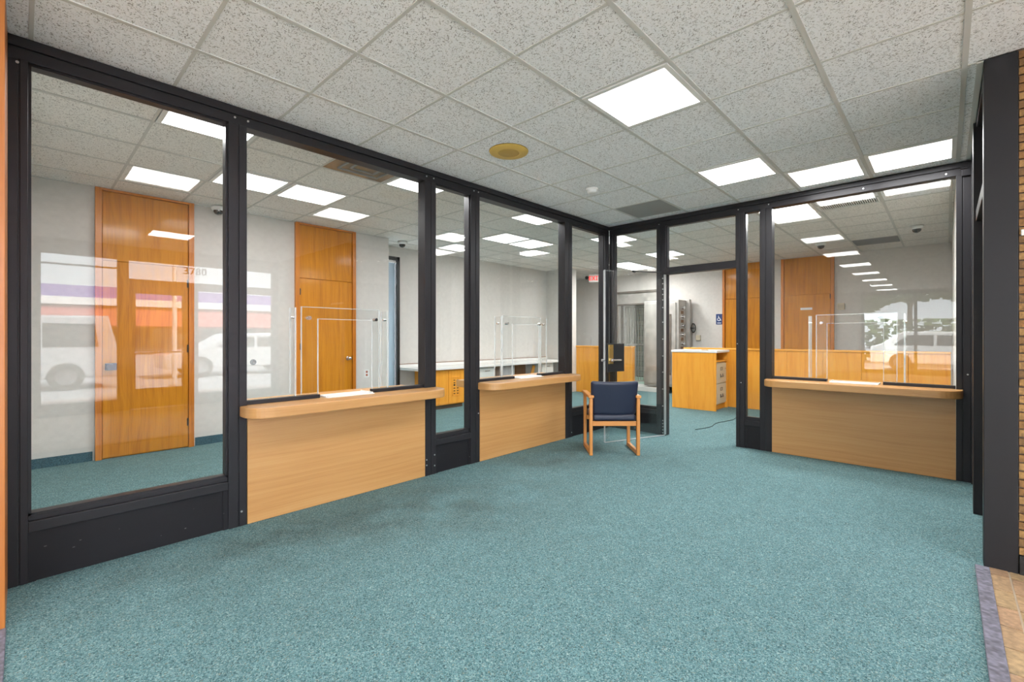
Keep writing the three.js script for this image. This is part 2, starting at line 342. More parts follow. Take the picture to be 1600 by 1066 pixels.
lightCells.forEach(([i, j], k) => ceilingLight(i, j, lightLabels[k] ?? 'square white light panel in the ceiling of the entrance hall', k < 5 ? 'light panels over the lobby' : k < 17 ? 'light panels behind the teller glass' : 'light panels of the entrance hall', PANEL_RADIANCE * (k === 5 ? 1.6 : k === 6 || k === 7 ? 0.52 : k > 7 && k < 12 ? 1.0 : k === 13 ? 3.4 : k > 13 && k < 17 ? 1.6 : 1)));   // the touching pair by the wooden doors is weaker, the lone panels stronger
{ // plain metal return panel and the grilles
  const cell = (i, j) => [GX + (i + 0.5) * T, H, GZ - (j + 0.5) * T];
  let o = thing('ceiling_vent', 'plain grey perforated air panel set in the lobby ceiling near the glass corner', 'air panel', cell(-3, 5));
  part('panel', bx(-0.292, 0.292, 0.002, 0.014, -0.292, 0.292, 0.003), greyTile, o);
  o = thing('air_diffuser', 'brown-stained metal air diffuser in the ceiling behind the first teller window', 'air vent', cell(-5, 0));
  part('plate', bx(-0.292, 0.292, 0.002, 0.012, -0.292, 0.292), new THREE.MeshStandardMaterial({ map: sized(dataTex(128, 128, (u, v) => { const k = nA(u, v) * 0.7 + nE(u, v) * 0.3; return [118 + 70 * k, 104 + 45 * k, 92 + 12 * k]; }), 0.7), roughness: 0.6 }), o);
  for (const s of [0.2, 0.12]) part('louvre', [bx(-s, s, -0.012, 0.004, s - 0.012, s), bx(-s, s, -0.012, 0.004, -s, -s + 0.012), bx(-s, -s + 0.012, -0.012, 0.004, -s, s), bx(s - 0.012, s, -0.012, 0.004, -s, s)], greyTile, o);
  o = thing('return_grille', 'dark return-air grille in the ceiling near the back wall', 'air vent', cell(0, 12));
  part('duct_shade_sheet', bx(-0.28, 0.28, 0.02, 0.026, -0.28, 0.28), voidShade, o);  // dark sheet painted as the shade of the open duct
  for (let k = 0; k < 22; k++) part('slat', bx(-0.285, 0.285, 0, 0.014, -0.27 + k * 0.0255, -0.263 + k * 0.0255), greyPlastic, o);
  o = thing('supply_grille', 'long slotted air grille in the ceiling beyond the third teller window', 'air vent', [GX + 0.5 * T, H - 0.004, GZ - 7.7 * T]);
  part('duct_shade_sheet', bx(-0.27, 0.27, 0.0, 0.004, -0.12, 0.12), voidShade, o);  // near-black sheet stands for the shade behind the slats
  part('frame', [bx(-0.29, 0.29, -0.008, 0.002, 0.11, 0.13), bx(-0.29, 0.29, -0.008, 0.002, -0.13, -0.11), bx(-0.29, -0.27, -0.008, 0.002, -0.11, 0.11), bx(0.27, 0.29, -0.008, 0.002, -0.11, 0.11)], whitePlastic, o);
  for (let k = 0; k < 26; k++) part('slat', bx(-0.264 + k * 0.0208, -0.256 + k * 0.0208, -0.008, 0.0, -0.11, 0.11), whitePlastic, o);
  o = thing('ceiling_speaker', 'round yellowed loudspeaker cover in the lobby ceiling', 'speaker', [0.815, H - 0.001, 2.894]);
  part('rim', lathe([[0, 0.004], [0.165, 0.004], [0.16, -0.006], [0.1, -0.014], [0.088, -0.014], [0.085, -0.006]], 0, 0, 0, 40), yellowed, o);
  part('grille', lathe([[0.088, -0.013], [0.07, -0.019], [0.05, -0.016], [0.02, -0.019], [0, -0.02]], 0, 0, 0, 32), yellowedDark, o);
  o = thing('smoke_detector', 'white round smoke detector under the lobby ceiling', 'smoke detector', [0.79, H - 0.001, 1.62]);
  part('base', lathe([[0, 0], [0.062, 0], [0.062, -0.018], [0.055, -0.022], [0, -0.022]], 0, 0, 0, 28), whitePlastic, o);
  part('cap', lathe([[0.052, -0.022], [0.05, -0.045], [0.036, -0.055], [0, -0.057]], 0, 0, 0, 28), whitePlastic, o);
}
function domeCamera(x, z, label) {
  const o = thing('dome_camera', label, 'camera', [x, H - 0.001, z]);
  part('base', lathe([[0, 0], [0.075, 0], [0.075, -0.03], [0.06, -0.05], [0.045, -0.052]], 0, 0, 0, 28), whitePlastic, o);
  part('dome', lathe([[0.052, -0.045], [0.05, -0.07], [0.038, -0.09], [0.018, -0.1], [0, -0.103]], 0, 0, 0, 24), new THREE.MeshPhysicalMaterial({ color: lin(0.02, 0.02, 0.02), roughness: 0.08, clearcoat: 1 }), o, { label: 'smoked dark dome' });
}
domeCamera(-2.86, 4.08, 'small dome camera above the wall right of the first wooden door');
domeCamera(-3.0, 1.45, 'small dome camera above the narrow window with blinds');
domeCamera(3.2, -2.85, 'white dome camera with dark eye near the ceiling of the back office');
domeCamera(1.98, -3.35, 'dome camera in front of the wooden back door');

// ---------------------------------------------------------------- plastered walls
function wall(name, label, boxes) { const o = structure(name, label, 'wall'); part('plaster', boxes, wallMat, o); return o; }
const WY = 2.9;
const wallInnerLeft = wall('wall_inner_left', 'off-white wall with two wooden doors behind the teller glass', bx(-3.6, -2.97, 0, WY, 1.72, 5.73));
wall('wall_recess', 'off-white wall above the long low counter', [bx(-3.6, -3.5, 0, WY, -3.1, 1.2), bx(-3.6, -3.5, 2.66, WY, 1.2, 1.72), bx(-3.6, -3.5, 0, 0.12, 1.2, 1.72)]);
wall('wall_pilaster', 'short off-white wall stub at the end of the low counter', [bx(-4.3, -2.8, 0, WY, -3.1, -2.87)]);
wall('wall_alcove', 'off-white side wall of the alcove under the exit sign', bx(-4.3, -4.2, 0, WY, -4.8, -3.1));
const wallInnerBack = wall('wall_inner_back', 'off-white back wall around the vault and the wooden back door', [bx(-4.3, -2.66, 0, WY, -4.9, -4.8), bx(-1.74, 3.75, 0, WY, -4.9, -4.8), bx(-2.66, -1.74, 2.14, WY, -4.9, -4.8)]);
wall('wall_inner_right', 'off-white side wall at the right of the back office', bx(3.57, 3.75, 0, WY, -4.8, -0.13));
wall('wall_front', 'off-white wall closing the teller area beside the wooden jamb', bx(-3.6, 0.46, 0, WY, 5.745, 5.9));
wall('wall_hall', 'plain walls of the entrance hall', [bx(0.36, 0.46, 0, WY, 5.9, 14.4), bx(6.75, 6.9, 0, 0.3, 5.56, 14.4), bx(6.75, 6.9, 2.7, WY, 5.56, 14.4), bx(0.36, 1.3, 0, WY, 14.4, 14.5), bx(5.4, 6.9, 0, WY, 14.4, 14.5), bx(1.3, 5.4, 2.8, WY, 14.4, 14.5)]);
wall('wall_side_room', 'dim walls of the side room behind the black doorway', [bx(5.3, 5.4, 0, WY, -0.2, 1.85), bx(3.75, 5.4, 0, WY, -0.25, -0.13)]);
{ // carpet strip baseboards
  const b = part('baseboard_left', [bx(-2.97, -2.96, 0, 0.095, 1.72, 4.29), bx(-2.97, -2.96, 0, 0.095, 5.18, 5.73)], carpetBase); b.userData = { kind: 'structure', label: 'strip of teal carpet along the foot of the off-white wall', category: 'baseboard' };
  const c = part('baseboard_back', [bx(-0.7, -0.08, 0, 0.095, -4.8, -4.79), bx(2.0, 3.55, 0, 0.095, -4.8, -4.79)], carpetBase); c.userData = { kind: 'structure', label: 'strip of teal carpet along the foot of the back wall', category: 'baseboard' };
}
{ // wooden jamb at the end of the glass
  const o = structure('trim_3', 'honey-coloured wooden jamb with chipped edge beside the first glass pane', 'door jamb');
  part('board', bx(0.012, 0.47, 0, H, 5.723, 5.745, 0.003), jambWood, o, { swap: true });
  part('jamb', bx(0.46, 0.485, 0, H, 5.723, 5.92, 0.003), jambWood, o, { swap: true });
}

// ---------------------------------------------------------------- glazed partitions
// Both are described along a run coordinate s and a depth coordinate d (0 = lobby face, negative = into the back office)
const runA = (s0, s1, y0, y1, d0, d1, r = 0) => bx(d0, d1, y0, y1, s0, s1, r);          // left partition: s = z, d = x
const runB = (s0, s1, y0, y1, d0, d1, r = 0) => bx(s0, s1, y0, y1, d0, d1, r);          // back partition: s = x, d = z
function post(run, s0, s1, parent, groove = 0.45) {
  const m = s0 + (s1 - s0) * groove;
  part('post', [run(s0, m - 0.003, 0, 2.72, -0.11, 0, 0.003), run(m + 0.003, s1, 0, 2.72, -0.11, 0, 0.003), run(s0 + 0.002, s1 - 0.002, 0, 2.72, -0.1, -0.008)], bronze, parent);
}
function header(run, s0, s1, parent) {
  part('header', [run(s0, s1, 2.785, H - 0.001, -0.115, 0.004, 0.003), run(s0, s1, 2.72, 2.779, -0.11, -0.004, 0.003), run(s0, s1, 2.725, 2.83, -0.1, -0.012)], bronze, parent);
}
function glass(run, s0, s1, y0, y1, parent) { part('glass_pane', run(s0 - 0.01, s1 + 0.01, y0 - 0.01, y1 + 0.01, -0.058, -0.048), paneMat, parent); }
function glassStops(run, s0, s1, y0, y1, parent) {
  part('glazing_bead', [run(s0, s0 + 0.012, y0, y1, -0.085, -0.02), run(s1 - 0.012, s1, y0, y1, -0.085, -0.02), run(s0, s1, y1 - 0.012, y1, -0.085, -0.02), run(s0, s1, y0, y0 + 0.014, -0.085, -0.02)], bronze, parent);
}
function kick(run, s0, s1, parent) {
  part('sill_rail', [run(s0, s1, 0.262, 0.318, -0.11, 0, 0.004), run(s0, s1, 0.318, 0.345, -0.1, -0.018, 0.003)], bronze, parent);
  part('kick_panel', [run(s0, s1, 0, 0.262, -0.1, -0.016), run(s0, s0 + 0.03, 0, 0.262, -0.1, -0.008), run(s1 - 0.03, s1, 0, 0.262, -0.1, -0.008)], kickMat, parent, { ou: s0 });
}
function screws(run, list, parent) {
  for (const [s, y] of list) { const g = run === runA ? cyl(0.006, 0.007, 0.006, 'x', 0.002, y, s, 10) : cyl(0.006, 0.007, 0.006, 'z', s, y, 0.002, 10); part('screw', g, screwMat, parent); }
}
// pane above a counter with the transaction opening cut into its lower edge
function tellerPane(isA, s0, s1, n0, n1, y0, parent) {
  const sh = new THREE.Shape(); const a = s0 - 0.01, b = s1 + 0.01, t = 2.73, n = 1.42;
  sh.moveTo(a, y0); sh.lineTo(n0, y0); sh.lineTo(n0, n); sh.lineTo(n1, n); sh.lineTo(n1, y0); sh.lineTo(b, y0); sh.lineTo(b, t); sh.lineTo(a, t); sh.closePath();
  const g = new THREE.ExtrudeGeometry(sh, { depth: 0.01, bevelEnabled: false });
  if (isA) { g.rotateY(-Math.PI / 2); g.translate(-0.048, 0, 0); } else g.translate(0, 0, -0.058);
  part('glass_pane', g, paneMat, parent);
  // polished edge of the cut glass
  const e = isA ? runA : runB;
  part('cut_edge', [e(n0 - 0.004, n0, y0, n, -0.06, -0.046), e(n1, n1 + 0.004, y0, n, -0.06, -0.046), e(n0 - 0.004, n1 + 0.004, n, n + 0.004, -0.06, -0.046)], acrylicEdge, parent);
}

const wallLeft = structure('wall_left', 'black-framed glass partition with two teller windows', 'glass partition');
header(runA, 0, 5.725, wallLeft);
for (const [a, b] of [[5.652, 5.725], [4.626, 4.737], [3.032, 3.157], [2.48, 2.598], [0.885, 1.035], [0, 0.11]]) post(runA, a, b, wallLeft);
glass(runA, 4.737, 5.652, 0.345, 2.72, wallLeft); glassStops(runA, 4.737, 5.652, 0.345, 2.72, wallLeft); kick(runA, 4.737, 5.652, wallLeft);
glass(runA, 2.598, 3.032, 0.345, 2.72, wallLeft); glassStops(runA, 2.598, 3.032, 0.345, 2.72, wallLeft); kick(runA, 2.598, 3.032, wallLeft);
glass(runA, 0.11, 0.885, 0.345, 2.72, wallLeft); glassStops(runA, 0.11, 0.885, 0.345, 2.72, wallLeft); kick(runA, 0.11, 0.885, wallLeft);
tellerPane(true, 3.157, 4.626, 3.662, 4.116, 0.843, wallLeft);
tellerPane(true, 1.035, 2.48, 1.484, 1.938, 0.843, wallLeft);
screws(runA, [[4.66, 0.1], [4.70, 2.76], [4.62, 2.76], [3.05, 0.18], [3.05, 0.08], [3.14, 0.15], [3.14, 0.1], [3.06, 2.76], [3.14, 2.76], [2.5, 2.76], [2.56, 2.76], [0.9, 0.06], [5.69, 2.7], [2.5, 0.5]], wallLeft);

const wallBack = structure('wall_back', 'black-framed glass partition with doorway, transom and a teller window', 'glass partition');
header(runB, 0, 3.66, wallBack);
for (const [a, b] of [[0, 0.062], [0.717, 0.841], [1.705, 1.796], [1.965, 2.083], [3.566, 3.66]]) post(runB, a, b, wallBack);
glass(runB, 0.062, 0.717, 0.345, 2.72, wallBack); glassStops(runB, 0.062, 0.717, 0.345, 2.72, wallBack); kick(runB, 0.062, 0.717, wallBack);
glass(runB, 1.796, 1.965, 0.345, 2.72, wallBack); glassStops(runB, 1.796, 1.965, 0.345, 2.72, wallBack); kick(runB, 1.796, 1.965, wallBack);
part('transom_bar', [runB(0.841, 1.705, 2.09, 2.165, -0.11, 0, 0.003)], bronze, wallBack);
glass(runB, 0.841, 1.705, 2.165, 2.72, wallBack); glassStops(runB, 0.841, 1.705, 2.165, 2.72, wallBack);
tellerPane(false, 2.083, 3.566, 2.592, 3.052, 0.843, wallBack);
screws(runB, [[0.75, 2.75], [1.73, 2.76], [2.05, 2.76], [2.9, 2.75], [3.5, 2.75], [1.76, 0.75], [3.64, 0.95], [1.72, 1.2]], wallBack);

// right partition: black posts along the lobby's open side
const wallRight = structure('wall_right', 'black metal posts and transom along the right side of the lobby', 'partition');
part('post', [bx(3.654, 3.787, 0, H, 1.9, 2.004, 0.004), bx(3.79, 3.83, 2.55, H, 1.9, 1.98)], bronze, wallRight);
part('post', bx(3.644, 3.787, 0, H, 0.87, 0.978, 0.004), bronze, wallRight);
part('post', bx(3.66, 3.787, 0, H, -0.11, 0.06, 0.004), bronze, wallRight);
part('header', bx(3.66, 3.78, 2.80, H - 0.001, 0.06, 1.9, 0.003), bronze, wallRight);
part('transom_bar', bx(3.658, 3.78, 2.12, 2.2, 0.978, 1.9, 0.003), bronze, wallRight);
part('glass_pane', bx(3.715, 3.725, 2.19, 2.75, 0.97, 1.91), paneMat, wallRight);
part('infill_panel', bx(3.70, 3.74, 0, 2.75, 0.05, 0.88), kickMat, wallRight);
part('ceiling_clip', [bx(3.60, 3.66, 2.70, 2.78, 0.0, 0.03, 0.004), cyl(0.012, 0.012, 0.05, 'x', 3.62, 2.77, 0.03)], bronze, wallRight);
{ // black slab added in the doorway, in place of the dark room beyond
  const o = structure('door_2', 'plain black slab added in the right-hand doorway for the darkness beyond', 'door');
  part('leaf', bx(3.70, 3.745, 0.01, 2.12, 0.98, 1.9, 0.002), kickMat, o);
}

// ---------------------------------------------------------------- teller counters
function rectRound(a, b, depth, back, r) {   // plan outline: s from a to b, front edge at depth with rounded corners
  const s = new THREE.Shape();
  s.moveTo(a, back); s.lineTo(b, back); s.lineTo(b, depth - r); s.quadraticCurveTo(b, depth, b - r, depth); s.lineTo(a + r, depth); s.quadraticCurveTo(a, depth, a, depth - r); s.closePath();
  return s;
}
function tellerCounter(name, label, isA, p0, p1, c0, c1, n0, n1) {
  // local frame of a counter: x along the run, z towards the lobby, base at the middle of the front panel
  const mid = (p0 + p1) / 2, o = thing(name, label, 'teller counter', isA ? [0, 0, mid] : [mid, 0, 0], isA ? Math.PI / 2 : 0, undefined);
  const f = isA ? (s) => mid - s : (s) => s - mid;      // run coordinate to local x
  const span = (a, b) => [Math.min(f(a), f(b)), Math.max(f(a), f(b))];
  const [a, b] = span(c0, c1), [pa, pb] = span(p0, p1), [na, nb] = span(n0, n1);
  const g = new THREE.ExtrudeGeometry(rectRound(a, b, 0.225, 0.010, 0.17), { depth: 0.06, bevelEnabled: true, bevelSize: 0.006, bevelThickness: 0.006, bevelSegments: 2, curveSegments: 10 });
  g.rotateX(Math.PI / 2); g.translate(0, 0.809, 0);
  part('countertop', [g, bx(pa + 0.004, pb - 0.004, 0.743, 0.815, -0.38, 0.012)], oak, o, { ou: rnd() });
  part('front_panel', bx(pa + 0.002, pb - 0.002, 0.004, 0.742, -0.03, 0.004), oak, o, { ou: rnd(), ov: rnd() });
  part('sill_strip', bx(pa + 0.003, na, 0.815, 0.842, -0.085, -0.018, 0.002), bronze, o);
  part('sill_strip', bx(nb, pb - 0.003, 0.815, 0.842, -0.085, -0.018, 0.002), bronze, o);
  part('pass_tray', [bx(na + 0.03, nb - 0.03, 0.815, 0.82, -0.17, 0.05, 0.002), bx(na + 0.03, na + 0.04, 0.815, 0.828, -0.17, 0.02), bx(nb - 0.04, nb - 0.03, 0.815, 0.828, -0.17, 0.02)], whitePlastic, o, { label: 'white pass-through tray' });
  // clear speaking shield behind the opening
  const sh = thing('teller_shield', label.replace(/oak teller counter.*/, '') + 'clear acrylic speaking shield ' + (label.match(/(beside|between|under).*/)?.[0] ?? ''), 'acrylic shield', [o.position.x, 0.844, o.position.z], o.rotation.y);
  const d = -0.10, w0 = na - 0.107, w1 = nb + 0.10;
  const sheet = (x0, x1, y0, y1, z0, z1) => bx(x0, x1, y0, y1, z0, z1);
  const bp = part('baffle_panel', sheet(w0, w1, 0.0, 0.67, d - 0.008, d), acrylic, sh);
  part('edge', [bx(w0 - 0.003, w0 + 0.004, 0.0, 0.67, d - 0.009, d + 0.001), bx(w1 - 0.004, w1 + 0.003, 0.0, 0.67, d - 0.009, d + 0.001), bx(w0, w1, 0.667, 0.672, d - 0.009, d + 0.001)], acrylicEdge, bp);
  for (const [x, k] of [[w0 - 0.058, -1], [w1 + 0.058, 1]]) {
    const fin = part('side_fin', sheet(x - 0.005, x + 0.005, 0.0, 0.66, -0.165, -0.07), acrylic, sh);
    part('edge', [bx(x - 0.006, x + 0.006, 0.0, 0.66, -0.168, -0.163), bx(x - 0.006, x + 0.006, 0.0, 0.66, -0.068, -0.062)], acrylicEdge, fin);
    part('standoff', cyl(0.009, 0.009, 0.03, 'x', x, 0.585, -0.115, 12), chrome, sh);
    part('standoff', [cyl(0.014, 0.014, 0.045, 'z', k < 0 ? w0 + 0.05 : w1 - 0.05, 0.585, -0.085, 14)], chrome, sh);
  }
  return o;
}
tellerCounter('teller_counter', 'light oak teller counter beside the large full-height glass pane', true, 3.157, 4.626, 3.04, 4.665, 3.662, 4.116);
tellerCounter('teller_counter', 'light oak teller counter between the narrow glass panes, near the blue chair', true, 1.035, 2.48, 0.93, 2.50, 1.484, 1.938);
tellerCounter('teller_counter', 'light oak teller counter beside the doorway and the right-hand black posts', false, 2.083, 3.566, 2.035, 3.605, 2.592, 3.052);

// ---------------------------------------------------------------- open clear door with black lock plate
{
  const o = structure('door_1', 'open clear acrylic door with black lock plate and brass lever', 'door');
  o.position.set(0.842, 0, 0.022); o.rotation.y = Math.atan2(-0.934, -0.358);
  const W = 0.955;
  part('leaf', bx(0.01, W, 0.012, 2.085, -0.012, 0.012), acrylic, o);
  part('edge', [bx(W - 0.003, W + 0.003, 0.012, 2.085, -0.013, 0.013), bx(0.01, W, 0.010, 0.016, -0.013, 0.013)], acrylicEdge, o, { label: 'milky cut edge' });
  part('stiffener', bx(W - 0.15, W - 0.004, 0.3, 2.08, 0.014, 0.03), acrylic, o);
  part('stiffener_edge', [bx(W - 0.007, W - 0.003, 0.3, 2.08, 0.014, 0.03), bx(W - 0.15, W - 0.004, 2.078, 2.081, 0.014, 0.03)], acrylicEdge, o);
  part('lock_plate', bx(W - 0.27, W - 0.01, 0.86, 1.20, -0.034, -0.014, 0.004), blackMat, o);
  part('lock_plate', bx(W - 0.27, W - 0.01, 0.86, 1.20, 0.032, 0.046, 0.004), blackMat, o);
  for (const s of [-1, 1]) {
    const z = s < 0 ? -0.036 : 0.048, es = part('escutcheon', bx(W - 0.1, W - 0.03, 0.955, 1.185, z - 0.004, z + 0.004, 0.003), brass, o, { label: 'brass escutcheon' });
    part('cylinder', cyl(0.014, 0.014, 0.012, 'z', W - 0.065, 1.14, z + s * 0.008, 16), brass, es);
    part('lever', [cyl(0.022, 0.022, 0.03, 'z', W - 0.065, 1.0, z + s * 0.016, 18), bx(W - 0.2, W - 0.055, 0.989, 1.011, z + s * 0.03 - 0.007, z + s * 0.03 + 0.007, 0.006)], chrome, o, { label: 'satin lever handle' });
  }
  part('deadbolt_knob', cyl(0.016, 0.016, 0.04, 'x', W + 0.02, 1.0, 0, 14), chrome, o);
  part('hinge', bx(-0.005, 0.03, 0.02, 2.08, -0.018, -0.012), screwMat, o, { label: 'long piano hinge' });
  part('closer_arm', [bar([0.03, 2.11, 0.02], [0.42, 2.115, 0.12], 0.006), bar([0.42, 2.115, 0.12], [0.36, 2.115, 0.16], 0.014)], blackMat, o);
  // screws of the hinge along the post
  for (const y of [0.03, 0.07, 0.11, 0.15, 0.19, 0.38, 0.6, 0.82, 1.03, 1.25, 1.47, 1.66, 1.76, 1.83, 1.90, 1.97, 2.04]) part('screw', cyl(0.0075, 0.0085, 0.006, 'z', 0.803, y, 0.002, 10), screwMat, wallBack);
  part('hinge_leaf', bx(0.825, 0.84, 0.02, 2.08, 0.0, 0.005), screwMat, wallBack);
  part('closer_bracket', [bar([0.86, 2.10, -0.02], [1.12, 2.105, 0.08], 0.006), bar([1.12, 2.105, 0.08], [1.05, 2.1, 0.1], 0.012)], blackMat, wallBack);
}

// ---------------------------------------------------------------- armchair seen from behind
{
  const o = thing('armchair', 'oak armchair with navy blue padded back and seat, facing the glass corner', 'chair', [0.725, 0, 1.15], 0.75);
  const hw = 0.272, t = 0.034;
  for (const s of [-1, 1]) {
    const x = s * (hw - t / 2);
    part('leg', bx(x - t / 2, x + t / 2, 0, 0.625, 0.24 - 0.045, 0.24, 0.005), chairWood, o, { swap: true });
    part('leg', bx(x - t / 2, x + t / 2, 0, 0.625, -0.24, -0.24 + 0.042, 0.005), chairWood, o, { swap: true });
    part('runner', bx(x - t / 2, x + t / 2, 0.002, 0.045, -0.22, 0.22, 0.005), chairWood, o);
    part('armrest', bx(x - 0.03, x + 0.03, 0.618, 0.65, -0.265, 0.25, 0.01), chairWood, o);
  }
  part('seat_rail', [bx(-hw + t, hw - t, 0.315, 0.365, 0.19, 0.215, 0.003), bx(-hw + t, hw - t, 0.315, 0.365, -0.215, -0.19, 0.003)], chairWood, o);
  part('seat', [new RoundedBoxGeometry(2 * (hw - t) - 0.006, 0.075, 0.47, 4, 0.03).translate(0, 0.403, -0.015)], leather, o, { label: 'navy blue seat pad' });
  // padded back: bowed, leaning backwards
  const g = pad(0.498, 0.37, 0.065, 0.028), p = g.attributes.position;
  for (let i = 0; i < p.count; i++) {
    let x = p.getX(i), y = p.getY(i), z = p.getZ(i);
    x *= 1 + 0.07 * (y / 0.185) * 0.5; z += 0.035 * (y / 0.185 + 0.4) - 0.03 * (x / 0.24) ** 2 + 0.03; y += 0.006 * ((x / 0.24) ** 2);
    p.setXYZ(i, x, y + 0.613, z + 0.175);
  }
  g.computeVertexNormals();
  part('backrest', g.toNonIndexed(), leather, o, { label: 'navy blue padded back' });
}

// ---------------------------------------------------------------- wooden doors of the left inner wall
// local frame: x along the wall (towards -z of the scene), z out of the wall
function woodDoor(n, label, zHi, zLo, knobRight) {
  const o = structure('door_' + n, label, 'door'); o.position.set(-2.97, 0, (zHi + zLo) / 2); o.rotation.y = Math.PI / 2;
  const w = (zHi - zLo) / 2;
  part('jamb', bx(-w, -w + 0.052, 0, H - 0.002, 0, 0.05, 0.003), honeyEdge, o, { swap: true });
  part('jamb', bx(w - 0.052, w, 0, H - 0.002, 0, 0.05, 0.003), honeyEdge, o, { swap: true });
  part('reveal', bx(-w + 0.05, w - 0.05, 0.0, H - 0.004, 0, 0.012), honey, o, { swap: true });
  part('transom_panel', bx(-w + 0.058, w - 0.058, 2.085, H - 0.03, 0.012, 0.03, 0.003), honey, o, { swap: true, ou: rnd(), ov: rnd() });
  part('head', bx(-w + 0.052, w - 0.052, H - 0.026, H - 0.002, 0, 0.045, 0.002), honeyEdge, o);
  const leaf = part('leaf', bx(-w + 0.057, w - 0.057, 0.012, 2.077, 0.012, 0.034, 0.003), honey, o, { swap: true, ou: rnd(), ov: rnd() });
  const k = knobRight ? 1 : -1, kx = k * (w - 0.12);
  if (knobRight) {
    part('knob', [cyl(0.032, 0.032, 0.008, 'z', kx, 0.965, 0.038), cyl(0.012, 0.012, 0.04, 'z', kx, 0.965, 0.055), new THREE.SphereGeometry(0.028, 18, 12).toNonIndexed().translate(kx, 0.965, 0.085)], chrome, leaf);
    part('strike', bx(kx + 0.06, kx + 0.07, 0.94, 1.0, 0.03, 0.036), blackMat, o);
  } else {
    part('lock', [bx(kx - 0.045, kx + 0.05, 0.93, 1.005, 0.034, 0.06, 0.008), cyl(0.028, 0.03, 0.05, 'z', kx, 0.967, 0.075)], new THREE.MeshStandardMaterial({ color: lin(0.05, 0.055, 0.075), roughness: 0.3, metalness: 0.7 }), leaf, { label: 'dark metal lock' });
  }
  for (const y of [0.25, 1.1, 1.85]) part('hinge', bx(-k * (w - 0.06) - 0.008, -k * (w - 0.06) + 0.008, y, y + 0.09, 0.03, 0.045, 0.004), new THREE.MeshStandardMaterial({ color: lin(0.06, 0.05, 0.04), roughness: 0.4, metalness: 0.6 }), o);
}
woodDoor(3, 'honey-coloured wooden door with dark lock behind the large glass pane', 5.163, 4.308, false);
woodDoor(4, 'honey-coloured wooden door with silver knob behind the first teller window', 3.162, 2.296, true);
{
  const o = thing('key_switch', 'small round grey key switch on the off-white wall between the wooden doors', 'switch', [-2.97, 0.957, 3.67], Math.PI / 2);
  part('plate', cyl(0.035, 0.036, 0.012, 'z', 0, 0, 0.006, 24), new THREE.MeshStandardMaterial({ color: lin(0.1, 0.1, 0.1), roughness: 0.5 }), o); part('cylinder', cyl(0.014, 0.014, 0.014, 'z', 0, 0, 0.016, 16), chrome, o);
}
{ // outlet strip at the foot of the wall beyond the first teller opening
  const o = thing('wall_socket', 'small white wall socket plate near the wooden door with the silver knob', 'socket', [-2.97, 0.72, 2.1], Math.PI / 2);
  part('plate', bx(-0.04, 0.04, -0.06, 0.06, 0, 0.006, 0.002), whitePlastic, o); part('socket_face', [bx(-0.015, 0.015, 0.008, 0.04, 0.006, 0.009), bx(-0.015, 0.015, -0.04, -0.008, 0.006, 0.009)], new THREE.MeshStandardMaterial({ color: lin(0.35, 0.09, 0.04), roughness: 0.5 }), o);
}
{ // narrow window with blinds in the recess
  const o = structure('window_2', 'narrow black-framed window with closed pale blue blinds', 'window');
  const a = 1.2, b = 1.72, y0 = 0.12, y1 = 2.66;
  part('frame', [bx(-3.6, -3.46, y0, y1, a, a + 0.05), bx(-3.6, -3.46, y0, y1, b - 0.05, b), bx(-3.6, -3.46, y1 - 0.06, y1, a, b), bx(-3.6, -3.46, y0, y0 + 0.05, a, b)], blackMat, o);
  part('glass_pane', bx(-3.58, -3.575, y0, y1, a, b), paneMat, o);
  const slat = new THREE.MeshPhysicalMaterial({ color: lin(0.42, 0.5, 0.56), roughness: 0.8, transmission: 0.1, thickness: 0 }), g = bx(-0.012, 0.012, -0.0006, 0.0006, -(b - a - 0.12) / 2, (b - a - 0.12) / 2); metreUV(g);
  part('head_rail', bx(-3.545, -3.5, y1 - 0.1, y1 - 0.06, a + 0.055, b - 0.055), whitePlastic, o);
  for (let k = 0; k < 116; k++) { const m = new THREE.Mesh(g, slat); m.name = 'slat'; m.position.set(-3.53, y0 + 0.07 + k * 0.0205, (a + b) / 2); m.rotation.z = 1.2; m.castShadow = m.receiveShadow = true; o.add(m); }
}

